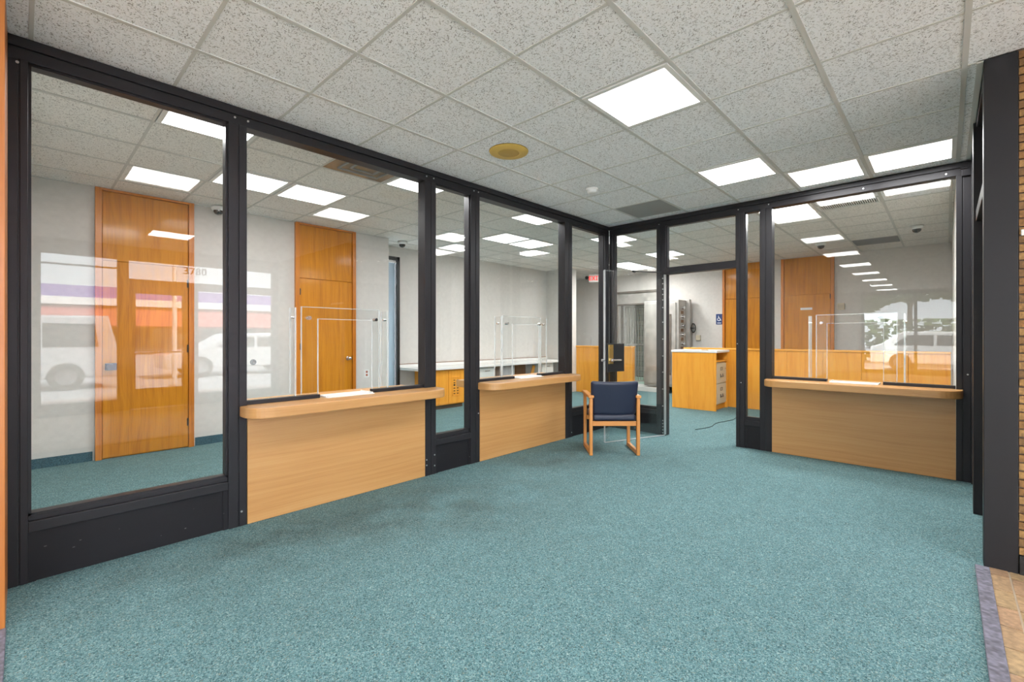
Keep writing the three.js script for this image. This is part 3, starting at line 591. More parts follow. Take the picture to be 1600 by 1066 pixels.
// ---------------------------------------------------------------- low counter along the recess wall
{
  const o = thing('desk_counter', 'long white low counter top along the far off-white wall', 'counter', [-3.22, 0, -0.7]);
  part('top', bx(-0.28, 0.32, 0.70, 0.742, -2.16, 1.9, 0.004), whitePlastic, o);
  part('backsplash', bx(-0.28, -0.262, 0.742, 0.79, -2.16, 1.9), whitePlastic, o);
  part('edge_strip', bx(-0.28, -0.258, 0.79, 0.80, -2.16, 1.9), new THREE.MeshStandardMaterial({ color: lin(0.22, 0.1, 0.05), roughness: 0.5 }), o, { label: 'thin brown top edge' });
  const c = thing('base_cabinet', 'honey-coloured cabinet with a pierced vent door under the long low counter', 'cabinet', [-3.22, 0, 0.52]);
  part('body', bx(-0.26, 0.24, 0.07, 0.69, -0.36, 0.36), amber, c, { swap: true });
  part('plinth', bx(-0.26, 0.2, 0, 0.07, -0.36, 0.36), new THREE.MeshStandardMaterial({ color: lin(0.12, 0.08, 0.05), roughness: 0.8 }), c);
  part('door', bx(0.242, 0.26, 0.085, 0.68, 0.01, 0.355, 0.003), amber, c, { swap: true, ou: 0.3 });
  const d = part('door', bx(0.242, 0.26, 0.085, 0.68, -0.355, 0.004, 0.003), amber, c, { swap: true, ou: 0.7 });
  part('vent_frame', [bx(0.26, 0.268, 0.22, 0.23, -0.25, -0.08), bx(0.26, 0.268, 0.54, 0.55, -0.25, -0.08), bx(0.26, 0.268, 0.22, 0.55, -0.25, -0.24), bx(0.26, 0.268, 0.22, 0.55, -0.09, -0.08)], amber, d);
  for (let r = 0; r < 6; r++) for (let s = 0; s < 2; s++) part('slot_shade', bx(0.2605, 0.2625, 0.25 + r * 0.048, r === 3 ? 0.282 + r * 0.048 : 0.265 + r * 0.048, -0.22 + s * 0.075, -0.18 + s * 0.075), voidShade, d);  // dark strips on the door face, painted shade of the openings
  function pedestal(z, label, tone) {
    const q = thing('drawer_pedestal', label, 'drawers', [-3.22, 0, z]);
    part('body', bx(-0.26, 0.24, 0.03, 0.69, -0.2, 0.2), tone, q);
    for (let k = 0; k < 3; k++) { const dr = part('drawer', bx(0.242, 0.26, 0.05 + k * 0.213, 0.253 + k * 0.213, -0.195, 0.195, 0.004), tone, q); part('handle', bx(0.26, 0.274, 0.19 + k * 0.213, 0.202 + k * 0.213, -0.06, 0.06, 0.003), steelDark, dr); }
  }
  const white2 = new THREE.MeshStandardMaterial({ color: lin(0.6, 0.62, 0.6), roughness: 0.5 });
  pedestal(-0.42, 'pale grey drawer unit under the low counter, next to the cabinet', white2);
  pedestal(-2.25, 'pale grey drawer unit at the wall-stub end of the low counter', white2);
  const k = thing('knee_panel', 'brown wooden back panel in the knee space of the low counter', 'panel', [-3.4, 0, -1.65]);
  part('board', bx(-0.06, -0.04, 0.02, 0.69, -0.40, 0.40), new THREE.MeshStandardMaterial({ map: honeyTex, color: lin(0.5, 0.4, 0.32), roughness: 0.6 }), k);
  const gp = thing('metal_cabinet', 'grey metal cabinet between drawer unit and knee space', 'cabinet', [-3.22, 0, -1.02]);
  part('body', bx(-0.26, 0.2, 0.02, 0.69, -0.22, 0.22), new THREE.MeshStandardMaterial({ color: lin(0.36, 0.36, 0.37), roughness: 0.5 }), gp);
  part('door', bx(0.2, 0.215, 0.04, 0.68, -0.21, 0.21, 0.003), new THREE.MeshStandardMaterial({ color: lin(0.42, 0.42, 0.43), roughness: 0.5 }), gp);
  const br = thing('wood_brace', 'slanted wooden brace in the knee space of the low counter', 'brace', [-3.1, 0, -1.72]);
  part('board', bx(-0.02, 0.0, 0.02, 0.69, -0.04, 0.04).rotateX(-0.35), amber, br);
}

// ---------------------------------------------------------------- wooden half walls in front of the vault
function halfWall(name, label, x0, x1, seams) {
  const o = structure(name, label, 'half wall');
  part('core', bx(x0, x1, 0, 1.03, -3.2, -3.12), amber, o, { swap: true });
  const xs = [x0, ...seams, x1];
  for (let i = 0; i + 1 < xs.length; i++) part('panel', bx(xs[i] + 0.002, xs[i + 1] - 0.002, 0, 1.035, -3.12, -3.1, 0.002), amber, o, { swap: true, ou: rnd(), ov: rnd() });
  for (const s of seams) if (s === seams[0] || s === 1.52) part('cover_strip', bx(s - 0.016, s + 0.016, 0, 1.035, -3.1, -3.09, 0.002), amber, o, { swap: true });
  part('cap_rail', bx(x0 - 0.01, x1, 1.035, 1.068, -3.23, -3.08, 0.006), amber, o);
}
halfWall('wall_half_left', 'low honey-coloured wooden wall under the exit sign', -2.8, -1.35, [-2.42]);
halfWall('wall_half_right', 'long low honey-coloured wooden wall behind the third teller window', -0.23, 3.55, [0.3, 0.9, 1.52, 2.05, 2.55, 3.1]);
part('post_rod', [cyl(0.008, 0.008, 0.22, 'y', 0, 0.11, 0, 10), cyl(0.02, 0.022, 0.01, 'y', 0, 0.005, 0, 12)], greyPlastic, thing('rod', 'short thin grey rod standing on the low wooden wall under the exit sign', 'rod', [-2.42, 1.068, -3.15]));

{ // wood panelling and door of the back wall
  const o = structure('door_5', 'tall honey-coloured wooden panelling beside the accessibility sign', 'wood panel'); o.position.set(0, 0, -4.8);
  part('jamb', bx(-0.08, -0.03, 0, H - 0.002, 0, 0.06, 0.003), honeyEdge, o, { swap: true });
  part('jamb', bx(0.78, 0.83, 0, H - 0.002, 0, 0.06, 0.003), honeyEdge, o, { swap: true });
  part('reveal', bx(-0.03, 0.78, 0, H - 0.004, 0, 0.012), honey, o, { swap: true });
  part('transom_panel', bx(-0.024, 0.774, 2.09, H - 0.004, 0.012, 0.032, 0.003), honey, o, { swap: true, ou: 0.2, ov: 0.4 });
  part('leaf', bx(-0.024, 0.774, 0.012, 2.082, 0.012, 0.036, 0.003), honey, o, { swap: true, ou: 0.5, ov: 0.1 });
  const q = structure('door_6', 'honey-coloured back door with tall wooden panel above, behind the third teller window', 'door'); q.position.set(0, 0, -4.8);
  part('jamb', bx(1.058, 1.11, 0, H - 0.002, 0, 0.05, 0.003), honeyEdge, q, { swap: true });
  part('jamb', bx(1.9, 1.954, 0, H - 0.002, 0, 0.05, 0.003), honeyEdge, q, { swap: true });
  part('reveal', bx(1.11, 1.9, 0, H - 0.004, 0, 0.012), honey, q, { swap: true });
  part('transom_panel', bx(1.116, 1.894, 2.10, H - 0.004, 0.012, 0.032, 0.003), honey, q, { swap: true, ou: 0.8, ov: 0.6 });
  const l = part('leaf', bx(1.116, 1.894, 0.012, 2.092, 0.012, 0.036, 0.003), honey, q, { swap: true, ou: 0.1, ov: 0.9 });
  part('hinge', bx(1.885, 1.905, 2.0, 2.09, 0.03, 0.045), blackMat, q);
  part('pale_plate', bx(1.40, 1.60, 1.80, 1.845, 0.036, 0.04, 0.002), whitePlastic, l, { label: 'small pale plate' });  // plain pale plate without lettering
}
{ // signs and wall gear of the back wall
  const s = thing('accessible_sign', 'blue accessibility sign with white wheelchair symbol beside the wooden panelling', 'sign', [-0.165, 1.66, -4.8]);
  part('plate', bx(-0.068, 0.068, -0.115, 0.115, 0, 0.006, 0.002), new THREE.MeshStandardMaterial({ color: lin(0.012, 0.045, 0.17), roughness: 0.45 }), s);
  const ring = new THREE.TorusGeometry(0.03, 0.0065, 6, 20, Math.PI * 1.45); ring.rotateZ(Math.PI * 0.72); ring.translate(-0.006, -0.002, 0.007);
  const wh = new THREE.MeshStandardMaterial({ color: lin(0.85, 0.87, 0.9), roughness: 0.5 });
  part('wheelchair_symbol', [ring.toNonIndexed(), new THREE.SphereGeometry(0.009, 10, 8).toNonIndexed().translate(-0.014, 0.07, 0.007), bar([-0.014, 0.058, 0.008], [-0.012, 0.02, 0.008], 0.006), bar([-0.012, 0.02, 0.008], [0.02, 0.018, 0.008], 0.006), bar([0.02, 0.018, 0.008], [0.034, -0.026, 0.008], 0.006), bar([-0.014, 0.042, 0.008], [0.012, 0.038, 0.008], 0.005), bar([0.034, -0.026, 0.008], [0.046, -0.022, 0.008], 0.005)], wh, s);
  part('lettering', [-0.036, -0.024, -0.012, 0, 0.012, 0.024, 0.036].map((x) => bx(x - 0.004, x + 0.004, -0.092, -0.074, 0.006, 0.0072)), wh, s);
  let o = thing('thermostat', 'beige square thermostat on the back wall beside the wooden back door', 'thermostat', [2.055, 1.846, -4.8]);
  part('case', bx(-0.058, 0.058, -0.06, 0.06, 0, 0.03, 0.006), beige, o); part('grille', bx(-0.045, 0.045, -0.045, 0.03, 0.03, 0.033), new THREE.MeshStandardMaterial({ color: lin(0.5, 0.45, 0.36), roughness: 0.6 }), o);
  o = thing('alarm_keypad', 'small white alarm keypad with dark display on the back wall', 'keypad', [2.63, 1.6, -4.8]);
  part('case', bx(-0.08, 0.08, -0.055, 0.045, 0, 0.03, 0.006), whitePlastic, o); part('display', bx(-0.03, 0.06, 0.012, 0.034, 0.03, 0.032), blackMat, o);
}
const font = await new FontLoader().loadAsync('fonts/droid/droid_sans_bold.typeface.json');
{ // exit sign with an emergency head, under the ceiling
  const o = thing('exit_sign', 'white exit sign with red letters and dark emergency lamp near the vault', 'exit sign', [-2.73, 2.69, -3.78], 0.5);
  part('case', bx(-0.15, 0.15, -0.095, 0.095, -0.025, 0.025, 0.006), whitePlastic, o);
  part('hanger', cyl(0.01, 0.01, 0.06, 'y', 0, 0.12, 0, 10), whitePlastic, o);
  const t = new TextGeometry('EXIT', { font, size: 0.105, depth: 0.004, curveSegments: 4 }); t.computeBoundingBox(); t.translate(-(t.boundingBox.max.x + t.boundingBox.min.x) / 2, -0.052, 0.025);
  part('lettering', t, new THREE.MeshStandardMaterial({ color: lin(0.7, 0.02, 0.02), emissive: lin(1, 0.06, 0.05), emissiveIntensity: 0.7, roughness: 0.5 }), o, { label: 'glowing red letters' });
  part('lamp_head', [cyl(0.03, 0.045, 0.06, 'z', -0.2, 0.02, 0.02, 18), bar([-0.15, 0.03, 0], [-0.2, 0.03, 0], 0.012)], blackMat, o);
}

// ---------------------------------------------------------------- desk block with filing cabinet
{
  const o = thing('service_desk', 'tall honey-coloured desk with white top before the vault', 'desk', [0.23, 0, -2.7], 0.03);
  part('front_panel', bx(-0.385, 0.385, 0.0, 1.0, 0.295, 0.32, 0.003), amber, o, { swap: true, ou: 0.4, ov: 0.3 });
  part('side_panel', bx(-0.385, -0.36, 0, 1.0, -0.32, 0.295, 0.002), amber, o, { swap: true });
  part('back_panel', bx(-0.36, 0.385, 0, 1.0, -0.32, -0.3), amber, o, { swap: true });
  part('plinth', bx(-0.36, 0.34, 0, 0.09, -0.3, 0.295), amber, o);
  part('shelf', bx(-0.36, 0.38, 0.84, 0.86, -0.3, 0.295), amber, o);
  part('top', bx(-0.4, 0.41, 1.0, 1.04, -0.34, 0.335, 0.006), whitePlastic, o, { label: 'white laminate top' });
  const c = thing('filing_cabinet', 'beige two-drawer filing cabinet standing inside the wooden desk', 'filing cabinet', [0.23, 0.092, -2.7], 0.03);
  part('body', bx(-0.34, 0.355, 0, 0.735, -0.27, 0.25, 0.004), beige, c);
  for (const y of [0.02, 0.375]) {
    const d = part('drawer', bx(0.356, 0.374, y, y + 0.34, -0.26, 0.24, 0.004), beige, c);
    part('label_holder', [bx(0.374, 0.38, y + 0.22, y + 0.228, -0.05, 0.05), bx(0.374, 0.38, y + 0.268, y + 0.276, -0.05, 0.05), bx(0.374, 0.38, y + 0.22, y + 0.276, -0.05, -0.042), bx(0.374, 0.38, y + 0.22, y + 0.276, 0.042, 0.05)], steelDark, d);
    part('handle', [bx(0.374, 0.4, y + 0.11, y + 0.125, -0.06, 0.06, 0.004), bx(0.374, 0.385, y + 0.1, y + 0.16, -0.065, -0.05), bx(0.374, 0.385, y + 0.1, y + 0.16, 0.05, 0.065)], steelDark, d);
  }
  part('lock', cyl(0.012, 0.012, 0.012, 'x', 0.378, 0.62, -0.2, 12), chrome, c);
  const k = thing('corner_bracket', 'little brass corner bracket lying on the white desk top', 'bracket', [0.42, 1.04, -2.42], 0.2);
  part('plate', [bx(-0.05, 0.05, 0, 0.012, -0.012, 0.012), bx(0.038, 0.05, 0, 0.012, -0.06, 0.012)], brass, k);
}

// ---------------------------------------------------------------- vault
{
  const o = structure('wall_vault', 'steel vault front with stepped frame around the open vault room', 'vault');
  // stepped steel surround
  part('surround', [bx(-2.8, -2.62, 0.1, 2.098, -4.8, -4.7, 0.004), bx(-1.79, -1.622, 0.1, 2.098, -4.8, -4.7, 0.004), bx(-2.8, -1.37, 2.1, 2.4, -4.8, -4.7, 0.004), bx(-1.62, -1.37, 0.1, 2.098, -4.8, -4.72, 0.003)], steel, o);
  part('architrave', [bx(-2.82, -1.35, 2.36, 2.41, -4.8, -4.66, 0.004), bx(-2.66, -1.75, 2.06, 2.1, -4.82, -4.68, 0.004), bx(-2.665, -2.625, 0.1, 2.08, -4.95, -4.68, 0.004), bx(-1.785, -1.745, 0.1, 2.08, -4.95, -4.68, 0.004)], steelDark, o);
  part('threshold', bx(-2.85, -1.3, 0, 0.1, -4.8, -4.2, 0.004), whitePlastic, o, { label: 'white step' });
  // vault room
  part('vault_wall', [bx(-3.3, -3.2, 0, 2.9, -7.2, -4.9), bx(-1.2, -1.1, 0, 2.9, -7.2, -4.9), bx(-3.3, -1.1, 0, 2.9, -7.3, -7.2)], wallMat, o);
  part('vault_floor', bx(-3.2, -1.2, 0, 0.1, -7.2, -4.8), new THREE.MeshStandardMaterial({ color: lin(0.42, 0.58, 0.5), roughness: 0.8 }), o);
  part('vault_ceiling', bx(-3.2, -1.2, 2.5, 2.56, -7.2, -4.9), wallMat, o);
  // bank of deposit boxes
  const boxMat = [lin(0.52, 0.54, 0.5), lin(0.45, 0.48, 0.44), lin(0.58, 0.59, 0.55)].map((c) => new THREE.MeshStandardMaterial({ color: c, roughness: 0.35, metalness: 0.5 }));
  const bank = thing('deposit_box_bank', 'wall of small steel deposit box doors inside the vault', 'deposit boxes', [-2.2, 0.1, -6.6]);
  part('carcass', bx(-0.95, 0.95, 0, 2.1, -0.5, 0), steelDark, bank);
  for (let r = 0; r < 14; r++) for (let c = 0; c < 9; c++) { const d = part('box_door', bx(-0.94 + c * 0.21, -0.738 + c * 0.21, 0.02 + r * 0.148, 0.16 + r * 0.148, 0, 0.014, 0.003), boxMat[(r * 5 + c * 3) % 3], bank); part('keyhole', cyl(0.014, 0.014, 0.006, 'z', -0.84 + c * 0.21, 0.09 + r * 0.148, 0.016, 8), brass, d); }
  // barred day gate standing half open at the left of the opening
  const gate = thing('day_gate', 'grey barred inner gate folded open inside the vault', 'gate', [-2.6, 0.1, -4.98], 0.9);
  part('gate_frame', [bx(0, 0.03, 0, 1.95, -0.015, 0.015), bx(0.62, 0.65, 0, 1.95, -0.015, 0.015), bx(0, 0.65, 1.92, 1.95, -0.015, 0.015), bx(0, 0.65, 0, 0.03, -0.015, 0.015), bx(0, 0.65, 0.95, 0.99, -0.015, 0.015)], steel, gate);
  for (let k = 1; k < 9; k++) part('bar', cyl(0.009, 0.009, 1.9, 'y', 0.015 + k * 0.07, 0.975, 0, 8), steel, gate);
  // lamp of the vault
  const v = thing('vault_lamp', 'small white ceiling lamp inside the vault', 'ceiling light', [-2.2, 2.5, -5.7]);
  part('housing', bx(-0.3, 0.3, -0.03, 0, -0.16, 0.16, 0.006), whitePlastic, v); part('diffuser', bx(-0.28, 0.28, -0.036, -0.03, -0.14, 0.14), glowMat, v);
  const l = new THREE.RectAreaLight(lin(1, 0.98, 0.94), PANEL_RADIANCE, 0.56, 0.28); l.position.set(0, -0.04, 0); l.rotation.x = -Math.PI / 2; l.name = 'vault_light'; v.add(l);
  // massive open door leaf
  const d = structure('door_7', 'massive open steel vault door with bolts along its edge', 'vault door'); d.position.set(-1.70, 0.12, -4.28); d.rotation.y = -0.05;
  part('leaf', [bx(0, 0.86, 0.02, 1.98, -0.36, 0, 0.01), bx(0.06, 0.94, 0, 2.0, -0.46, -0.36, 0.01)], steel, d);
  part('inner_plate', [bx(0.06, 0.8, 0.08, 1.92, 0, 0.03, 0.006)], steel, d);
  const pan = part('window_frame', [bx(0.38, 0.7, 1.62, 1.66, 0.03, 0.045), bx(0.38, 0.7, 0.3, 0.34, 0.03, 0.045), bx(0.38, 0.42, 0.3, 1.66, 0.03, 0.045), bx(0.66, 0.7, 0.3, 1.66, 0.03, 0.045), bx(0.38, 0.7, 1.1, 1.14, 0.03, 0.045)], steelDark, d);
  part('boltwork', [bx(0.43, 0.65, 1.18, 1.58, 0.03, 0.034), bx(0.43, 0.65, 0.38, 1.06, 0.03, 0.034)], blackMat, pan);
  part('gear', [cyl(0.05, 0.05, 0.012, 'z', 0.54, 0.95, 0.038, 16), cyl(0.035, 0.035, 0.012, 'z', 0.54, 0.8, 0.038, 16), bx(0.5, 0.58, 0.62, 0.72, 0.034, 0.046)], brass, pan);
  for (let k = 0; k < 9; k++) part('bolt', cyl(0.036, 0.036, 0.06, 'x', 0.885, 0.2 + k * 0.2, -0.16, 18), chrome, d);
  for (let k = 0; k < 8; k++) part('bolt_plate', bx(0.86, 0.867, 0.265 + k * 0.2, 0.335 + k * 0.2, -0.22, -0.1, 0.002), new THREE.MeshStandardMaterial({ color: lin(0.25, 0.16, 0.1), roughness: 0.6, metalness: 0.4 }), d);
  part('hinge', [cyl(0.05, 0.05, 0.3, 'y', -0.02, 0.4, -0.4), cyl(0.05, 0.05, 0.3, 'y', -0.02, 1.6, -0.4)], steelDark, d);
  part('handwheel', [new THREE.TorusGeometry(0.1, 0.012, 8, 24).toNonIndexed().rotateY(Math.PI / 2).translate(1.0, 1.35, -0.42), bar([1.0, 1.25, -0.42], [1.0, 1.45, -0.42], 0.009), bar([1.0, 1.35, -0.52], [1.0, 1.35, -0.32], 0.009), bar([0.9, 1.35, -0.42], [1.0, 1.35, -0.42], 0.016)], blackMat, d);
  const pb = thing('junction_box', 'small beige junction box on the wall beside the vault door', 'junction box', [-0.62, 1.25, -4.8]);
  part('case', bx(-0.05, 0.05, -0.06, 0.06, 0, 0.05, 0.006), beige, pb); part('lid', bx(-0.04, 0.04, -0.05, 0.05, 0.05, 0.054, 0.002), beige, pb);
}

// ---------------------------------------------------------------- vestibule: brick wall and storefront
{
  const o = structure('wall_vestibule', 'wall of thin brown bricks with deep dark joints beside the black post', 'brick wall');
  part('mortar', bx(3.787, 6.75, 0, WY, 1.85, 1.984), new THREE.MeshStandardMaterial({ color: lin(0.15, 0.1, 0.07), roughness: 0.95 }), o);
  const bt = [0, 1, 2, 3].map((k) => sized(dataTex(128, 128, (u, v) => { const n = nB(u + k * 0.21, v) * 0.5 + nD(u, v + k * 0.3) * 0.5, s = 0.7 + 0.5 * n; const c = [[152, 114, 66], [140, 101, 58], [160, 122, 74], [126, 94, 58]][k]; return c.map((q) => q * s); }), 0.4));
  const bm = bt.map((t) => new THREE.MeshStandardMaterial({ map: t, bumpMap: t, bumpScale: 0.003, roughness: 0.85 })), P = 0.0455, L = 0.3, rest = [[], []];
  for (let r = 0; r < 60; r++) for (let c = 0; c < 11; c++) {
    const x0 = Math.max(3.789, 3.79 + c * L - (r & 1) * L / 2), x1 = Math.min(6.73, 3.79 + (c + 1) * L - (r & 1) * L / 2 - 0.007); if (x1 - x0 < 0.02) continue;
    const y0 = 0.11 + r * P, z = 1.996 + rr(0, 0.008), g = bx(x0, x1, y0, Math.min(y0 + 0.0365, H - 0.005), 1.98, z);
    if (c < 2) part('brick', g, bm[(r * 3 + c * 5 + (rnd() < 0.3 ? 1 : 0)) & 3], o, { ou: rnd(), ov: rnd() }); else rest[(r + c) & 1].push(g);
  }
  rest.forEach((g, k) => { part('brick_courses', g, bm[k], o).userData.kind = 'stuff'; });
  const b = part('baseboard_right', bx(3.79, 6.75, 0, 0.105, 1.984, 2.012, 0.003), blackMat); b.userData = { kind: 'structure', label: 'black baseboard at the foot of the thin brown bricks', category: 'baseboard' };
  const s = thing('wall_ledge', 'narrow white ledge strip on the thin brown bricks', 'ledge', [3.84, 1.83, 2.005]);
  part('strip', bx(-0.045, 0.4, 0, 0.032, 0, 0.014, 0.003), whitePlastic, s);
}
{
  const o = structure('window_1', 'dark-framed shop front with glass door and transom facing the street', 'shop front');
  const X0 = 6.75, X1 = 6.85, f = (z0, z1, y0, y1) => bx(X0, X1, y0, y1, z0, z1);
  part('frame', [f(5.48, 5.56, 0, WY), f(4.42, 4.57, 0, 2.61), f(3.41, 3.55, 0, 2.28), f(1.85, 2.1, 0, WY), f(1.85, 5.56, 2.61, WY), f(2.1, 4.42, 2.14, 2.285), f(4.57, 5.48, 2.44, 2.46), f(4.57, 5.48, 0, 0.2), f(2.1, 3.41, 0, 0.2)], bronze, o);
  part('glass_pane', bx(6.795, 6.805, 0.2, 2.61, 4.57, 5.48), paneMat, o);
  part('glass_pane', bx(6.795, 6.805, 0.2, 2.14, 2.1, 3.41), paneMat, o);
  part('glass_pane', bx(6.795, 6.805, 2.285, 2.61, 2.1, 4.42), paneMat, o);
  const d = structure('door_8', 'glass street door in a dark metal frame', 'door');
  part('frame', [f(3.55, 3.65, 0.02, 2.14), f(4.33, 4.42, 0.02, 2.14), f(3.55, 4.42, 0.02, 0.36), f(3.55, 4.42, 2.04, 2.14)], bronze, d);
  part('glass_pane', bx(6.795, 6.805, 0.36, 2.04, 3.65, 4.33), paneMat, d);
  part('push_bar', [bar([6.72, 1.0, 3.62], [6.72, 1.0, 4.36], 0.014), bar([6.72, 1.0, 3.62], [6.76, 1.0, 3.62], 0.012), bar([6.72, 1.0, 4.36], [6.76, 1.0, 4.36], 0.012)], chrome, d);
  const t = new TextGeometry('3780', { font, size: 0.125, depth: 0.003, curveSegments: 4 }); t.computeBoundingBox(); t.translate(-t.boundingBox.max.x / 2, 0, 0); t.rotateY(Math.PI / 2); t.translate(6.806, 2.45, 3.45);
  part('house_number', t, blackMat, o, { label: 'black number 3780 on the transom glass' });
  const h = structure('window_4', 'long dark-framed shop window added out of view to daylight the entrance hall', 'window');  // unseen glazing added to bring more daylight onto the lobby ceiling
  part('frame', [0, 1, 2, 3, 4, 5].map((k) => f(5.56 + k * 1.752, 5.64 + k * 1.752, 0.3, 2.7)), bronze, h);
  for (let k = 0; k < 5; k++) part('glass_pane', bx(6.795, 6.805, 0.3, 2.7, 5.64 + k * 1.752, 5.56 + (k + 1) * 1.752), paneMat, h);
  const w = structure('window_3', 'dark-framed end window of the entrance hall', 'window');
  part('frame', [bx(1.3, 1.38, 0, 2.8, 14.4, 14.5), bx(5.32, 5.4, 0, 2.8, 14.4, 14.5), bx(2.72, 2.8, 0, 2.8, 14.4, 14.5), bx(4.1, 4.18, 0, 2.8, 14.4, 14.5), bx(1.3, 5.4, 0, 0.12, 14.4, 14.5), bx(1.3, 5.4, 2.7, 2.8, 14.4, 14.5)], bronze, w);
  for (const [a, b] of [[1.38, 2.72], [2.8, 4.1], [4.18, 5.32]]) part('glass_pane', bx(a, b, 0.12, 2.7, 14.445, 14.455), paneMat, w);
}

// ---------------------------------------------------------------- the street that the panes mirror
{
  const asphalt = new THREE.MeshStandardMaterial({ map: sized(dataTex(256, 256, (u, v) => { const k = 168 + 40 * (nD(u, v) - 0.5) + 24 * (nA(u, v) - 0.5); return [k, k, k * 1.02]; }), 3), roughness: 0.95 });
  const g = structure('ground', 'pale grey concrete street and parking outside the shop front', 'ground');
  part('asphalt', [bx(6.9, 90, -0.25, -0.06, -60, 70), bx(-60, 6.9, -0.25, -0.06, 14.5, 70), bx(-60, -4.4, -0.25, -0.06, -60, 14.5), bx(-4.4, 6.9, -0.25, -0.06, -60, -7.3)], asphalt, g);
  const pave = structure('pavement', 'pale pinkish brick pavement outside the street door', 'pavement');
  const pm = [lin(0.46, 0.36, 0.33), lin(0.40, 0.32, 0.30), lin(0.52, 0.43, 0.40)].map((c) => new THREE.MeshStandardMaterial({ color: c, roughness: 0.9 })), by = [[], [], []];
  for (let r = 0; r < 26; r++) for (let c = 0; c < 46; c++) by[(r * 7 + c * 3 + ((rnd() * 2) | 0)) % 3].push(bx(6.92 + r * 0.105, 7.015 + r * 0.105, -0.06, -0.01, 0.5 + c * 0.21 + (r & 1) * 0.1, 0.7 + c * 0.21 + (r & 1) * 0.1));
  by.forEach((b, k) => { part('paver_field', b, pm[k], pave).userData.kind = 'stuff'; });

  const glassDark = new THREE.MeshPhysicalMaterial({ color: lin(0.03, 0.035, 0.04), roughness: 0.06, clearcoat: 1 });
  const tyre = new THREE.MeshStandardMaterial({ color: lin(0.02, 0.02, 0.02), roughness: 0.8 });
  function car(label, paint, body, windows, len, width, pos, turn) {
    const o = thing('car', label, 'car', pos, turn);
    const m = new THREE.MeshPhysicalMaterial({ color: paint, roughness: 0.3, clearcoat: 0.8, clearcoatRoughness: 0.1 });
    const sh = new THREE.Shape(); body.forEach(([x, y], i) => i ? sh.lineTo(x, y) : sh.moveTo(x, y)); sh.closePath();
    part('body', new THREE.ExtrudeGeometry(sh, { depth: width - 0.1, bevelEnabled: true, bevelSize: 0.05, bevelThickness: 0.05, bevelSegments: 2 }).translate(0, 0, -width / 2 + 0.05), m, o);
    for (const w of windows) for (const s of [-1, 1]) { const q = new THREE.Shape(); w.forEach(([x, y], i) => i ? q.lineTo(x, y) : q.moveTo(x, y)); q.closePath(); part('side_window', new THREE.ExtrudeGeometry(q, { depth: 0.02, bevelEnabled: false }).translate(0, 0, s * (width / 2 + 0.001) - 0.01), glassDark, o); }
    for (const x of [len * 0.2, len * 0.8]) for (const s of [-1, 1]) { const wl = part('wheel', cyl(0.34, 0.34, 0.2, 'z', x, 0.34, s * (width / 2 - 0.08), 24), tyre, o); part('hubcap', cyl(0.2, 0.2, 0.02, 'z', x, 0.34, s * (width / 2 + 0.025), 18), chrome, wl); }
    return o;
  }
  car('white van parked outside the street door', lin(0.52, 0.52, 0.54), [[0.05, 0.35], [4.7, 0.35], [4.75, 0.85], [3.9, 1.05], [3.2, 1.78], [0.2, 1.82], [0.0, 0.9]],
    [[[0.35, 1.08], [0.42, 1.66], [1.35, 1.66], [1.35, 1.08]], [[1.5, 1.08], [1.5, 1.66], [2.3, 1.66], [2.3, 1.08]], [[2.45, 1.08], [2.45, 1.66], [3.1, 1.64], [3.6, 1.08]]], 4.75, 1.85, [13.2, -0.06, 4.0], -Math.PI / 2);
  car('silver saloon car parked beyond the brick pavement', lin(0.6, 0.61, 0.63), [[0, 0.35], [4.5, 0.35], [4.55, 0.7], [3.5, 0.92], [2.8, 1.38], [1.3, 1.42], [0.6, 1.0], [0.0, 0.95]],
    [[[0.95, 0.98], [1.4, 1.32], [1.95, 1.32], [1.95, 0.98]], [[2.05, 0.98], [2.05, 1.32], [2.7, 1.3], [3.2, 0.98]]], 4.55, 1.75, [15.0, -0.06, -1.9], -Math.PI / 2);
  car('white car parked outside the end window of the hall', lin(0.82, 0.82, 0.82), [[0, 0.35], [4.4, 0.35], [4.45, 0.75], [3.5, 0.95], [2.8, 1.45], [1.0, 1.48], [0.3, 1.0], [0, 0.9]],
    [[[0.7, 1.0], [1.1, 1.38], [1.85, 1.38], [1.85, 1.0]], [[1.95, 1.0], [1.95, 1.38], [2.7, 1.36], [3.2, 1.0]]], 4.45, 1.75, [1.4, -0.06, 18.2], 0.1);

  const bl = thing('shop_building', 'low white shop building with purple fascia and red tiled awnings across the street', 'building', [40, -0.06, 0]);
  part('wall', bx(0, 8, 0, 4.6, -22, 24), new THREE.MeshStandardMaterial({ color: lin(0.4, 0.3, 0.27), roughness: 0.9 }), bl);
  part('fascia', bx(-0.5, 0, 4.0, 4.8, -22, 24), new THREE.MeshStandardMaterial({ color: lin(0.2, 0.12, 0.42), roughness: 0.7 }), bl);
  part('white_band', bx(-0.6, 0, 3.5, 4.0, -22, 24), whitePlastic, bl);
  part('awning_roof', bx(-2.4, 0, 0, 0.14, -22, 24).rotateZ(0.62).translate(-0.05, 3.35, 0), new THREE.MeshStandardMaterial({ color: lin(0.46, 0.1, 0.08), roughness: 0.8 }), bl);
  for (let k = 0; k < 7; k++) part('shop_window', bx(-0.03, 0.02, 0.4, 2.2, -20 + k * 6, -16 + k * 6), glassDark, bl);
  const pole = thing('street_pole', 'thin pale street pole beyond the street door', 'pole', [11, -0.06, 3.0]);
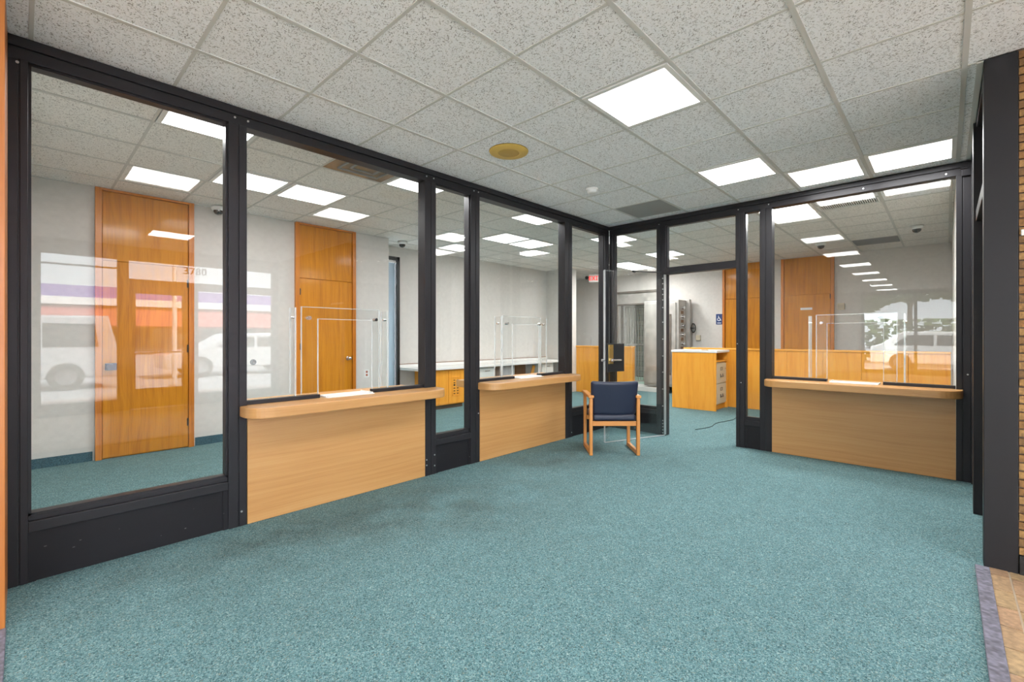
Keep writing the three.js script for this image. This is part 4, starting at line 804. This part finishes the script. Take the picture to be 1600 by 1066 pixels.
  part('shaft', cyl(0.04, 0.055, 6, 'y', 0, 3, 0, 14), whitePlastic, pole); part('foot', cyl(0.12, 0.14, 0.1, 'y', 0, 0.05, 0, 14), greyPlastic, pole);

  const bark = new THREE.MeshStandardMaterial({ color: lin(0.12, 0.08, 0.05), roughness: 0.95 });
  const leafM = new THREE.MeshPhysicalMaterial({ color: lin(0.14, 0.24, 0.06), roughness: 0.8, transmission: 0.3, thickness: 0 });
  function tree(x, z, h, label) {
    const o = thing('tree', label, 'tree', [x, -0.06, z]);
    part('trunk', [cyl(0.1, 0.16, h * 0.5, 'y', 0, h * 0.25, 0, 10), bar([0, h * 0.4, 0], [0.5, h * 0.65, 0.2], 0.06), bar([0, h * 0.42, 0], [-0.5, h * 0.66, -0.2], 0.06)], bark, o);
    const ls = []; for (let k = 0; k < 1500; k++) { const a = rr(0, 6.283), b = Math.acos(rr(-1, 1)), r = h * 0.33 * Math.cbrt(rr(0.2, 1)); ls.push(new THREE.PlaneGeometry(0.34, 0.2).rotateX(rr(0, 6)).rotateY(rr(0, 6)).translate(r * Math.sin(b) * Math.cos(a), h * 0.7 + r * 0.75 * Math.cos(b), r * Math.sin(b) * Math.sin(a))); }
    const f = part('foliage', ls, leafM, o); f.userData.kind = 'stuff';
  }
  tree(0.3, 20.5, 5.2, 'leafy green tree beside the white car outside the end window');
  tree(4.6, 21.5, 6.0, 'taller leafy green tree outside the end window');
  tree(-4, 22, 6.2, 'broad leafy green tree at the hedge outside the end window');
  tree(2.0, 28.4, 7.0, 'tall leafy green tree behind the hedge outside the end window');
  const hedge = thing('hedge', 'clipped green hedge behind the white car outside the end window', 'hedge', [1.5, -0.06, 24.8]), hl = [];
  for (let k = 0; k < 2600; k++) hl.push(new THREE.PlaneGeometry(0.3, 0.18).rotateX(rr(0, 6)).rotateY(rr(0, 6)).translate(rr(-9, 9), rr(0.1, 2.2), rr(-0.5, 0.5)));
  part('foliage', hl, leafM, hedge).userData.kind = 'stuff';
}

scene.traverse((m) => { if (m.isMesh) { m.castShadow = true; m.receiveShadow = true; } });
renderer.render(scene, camera);
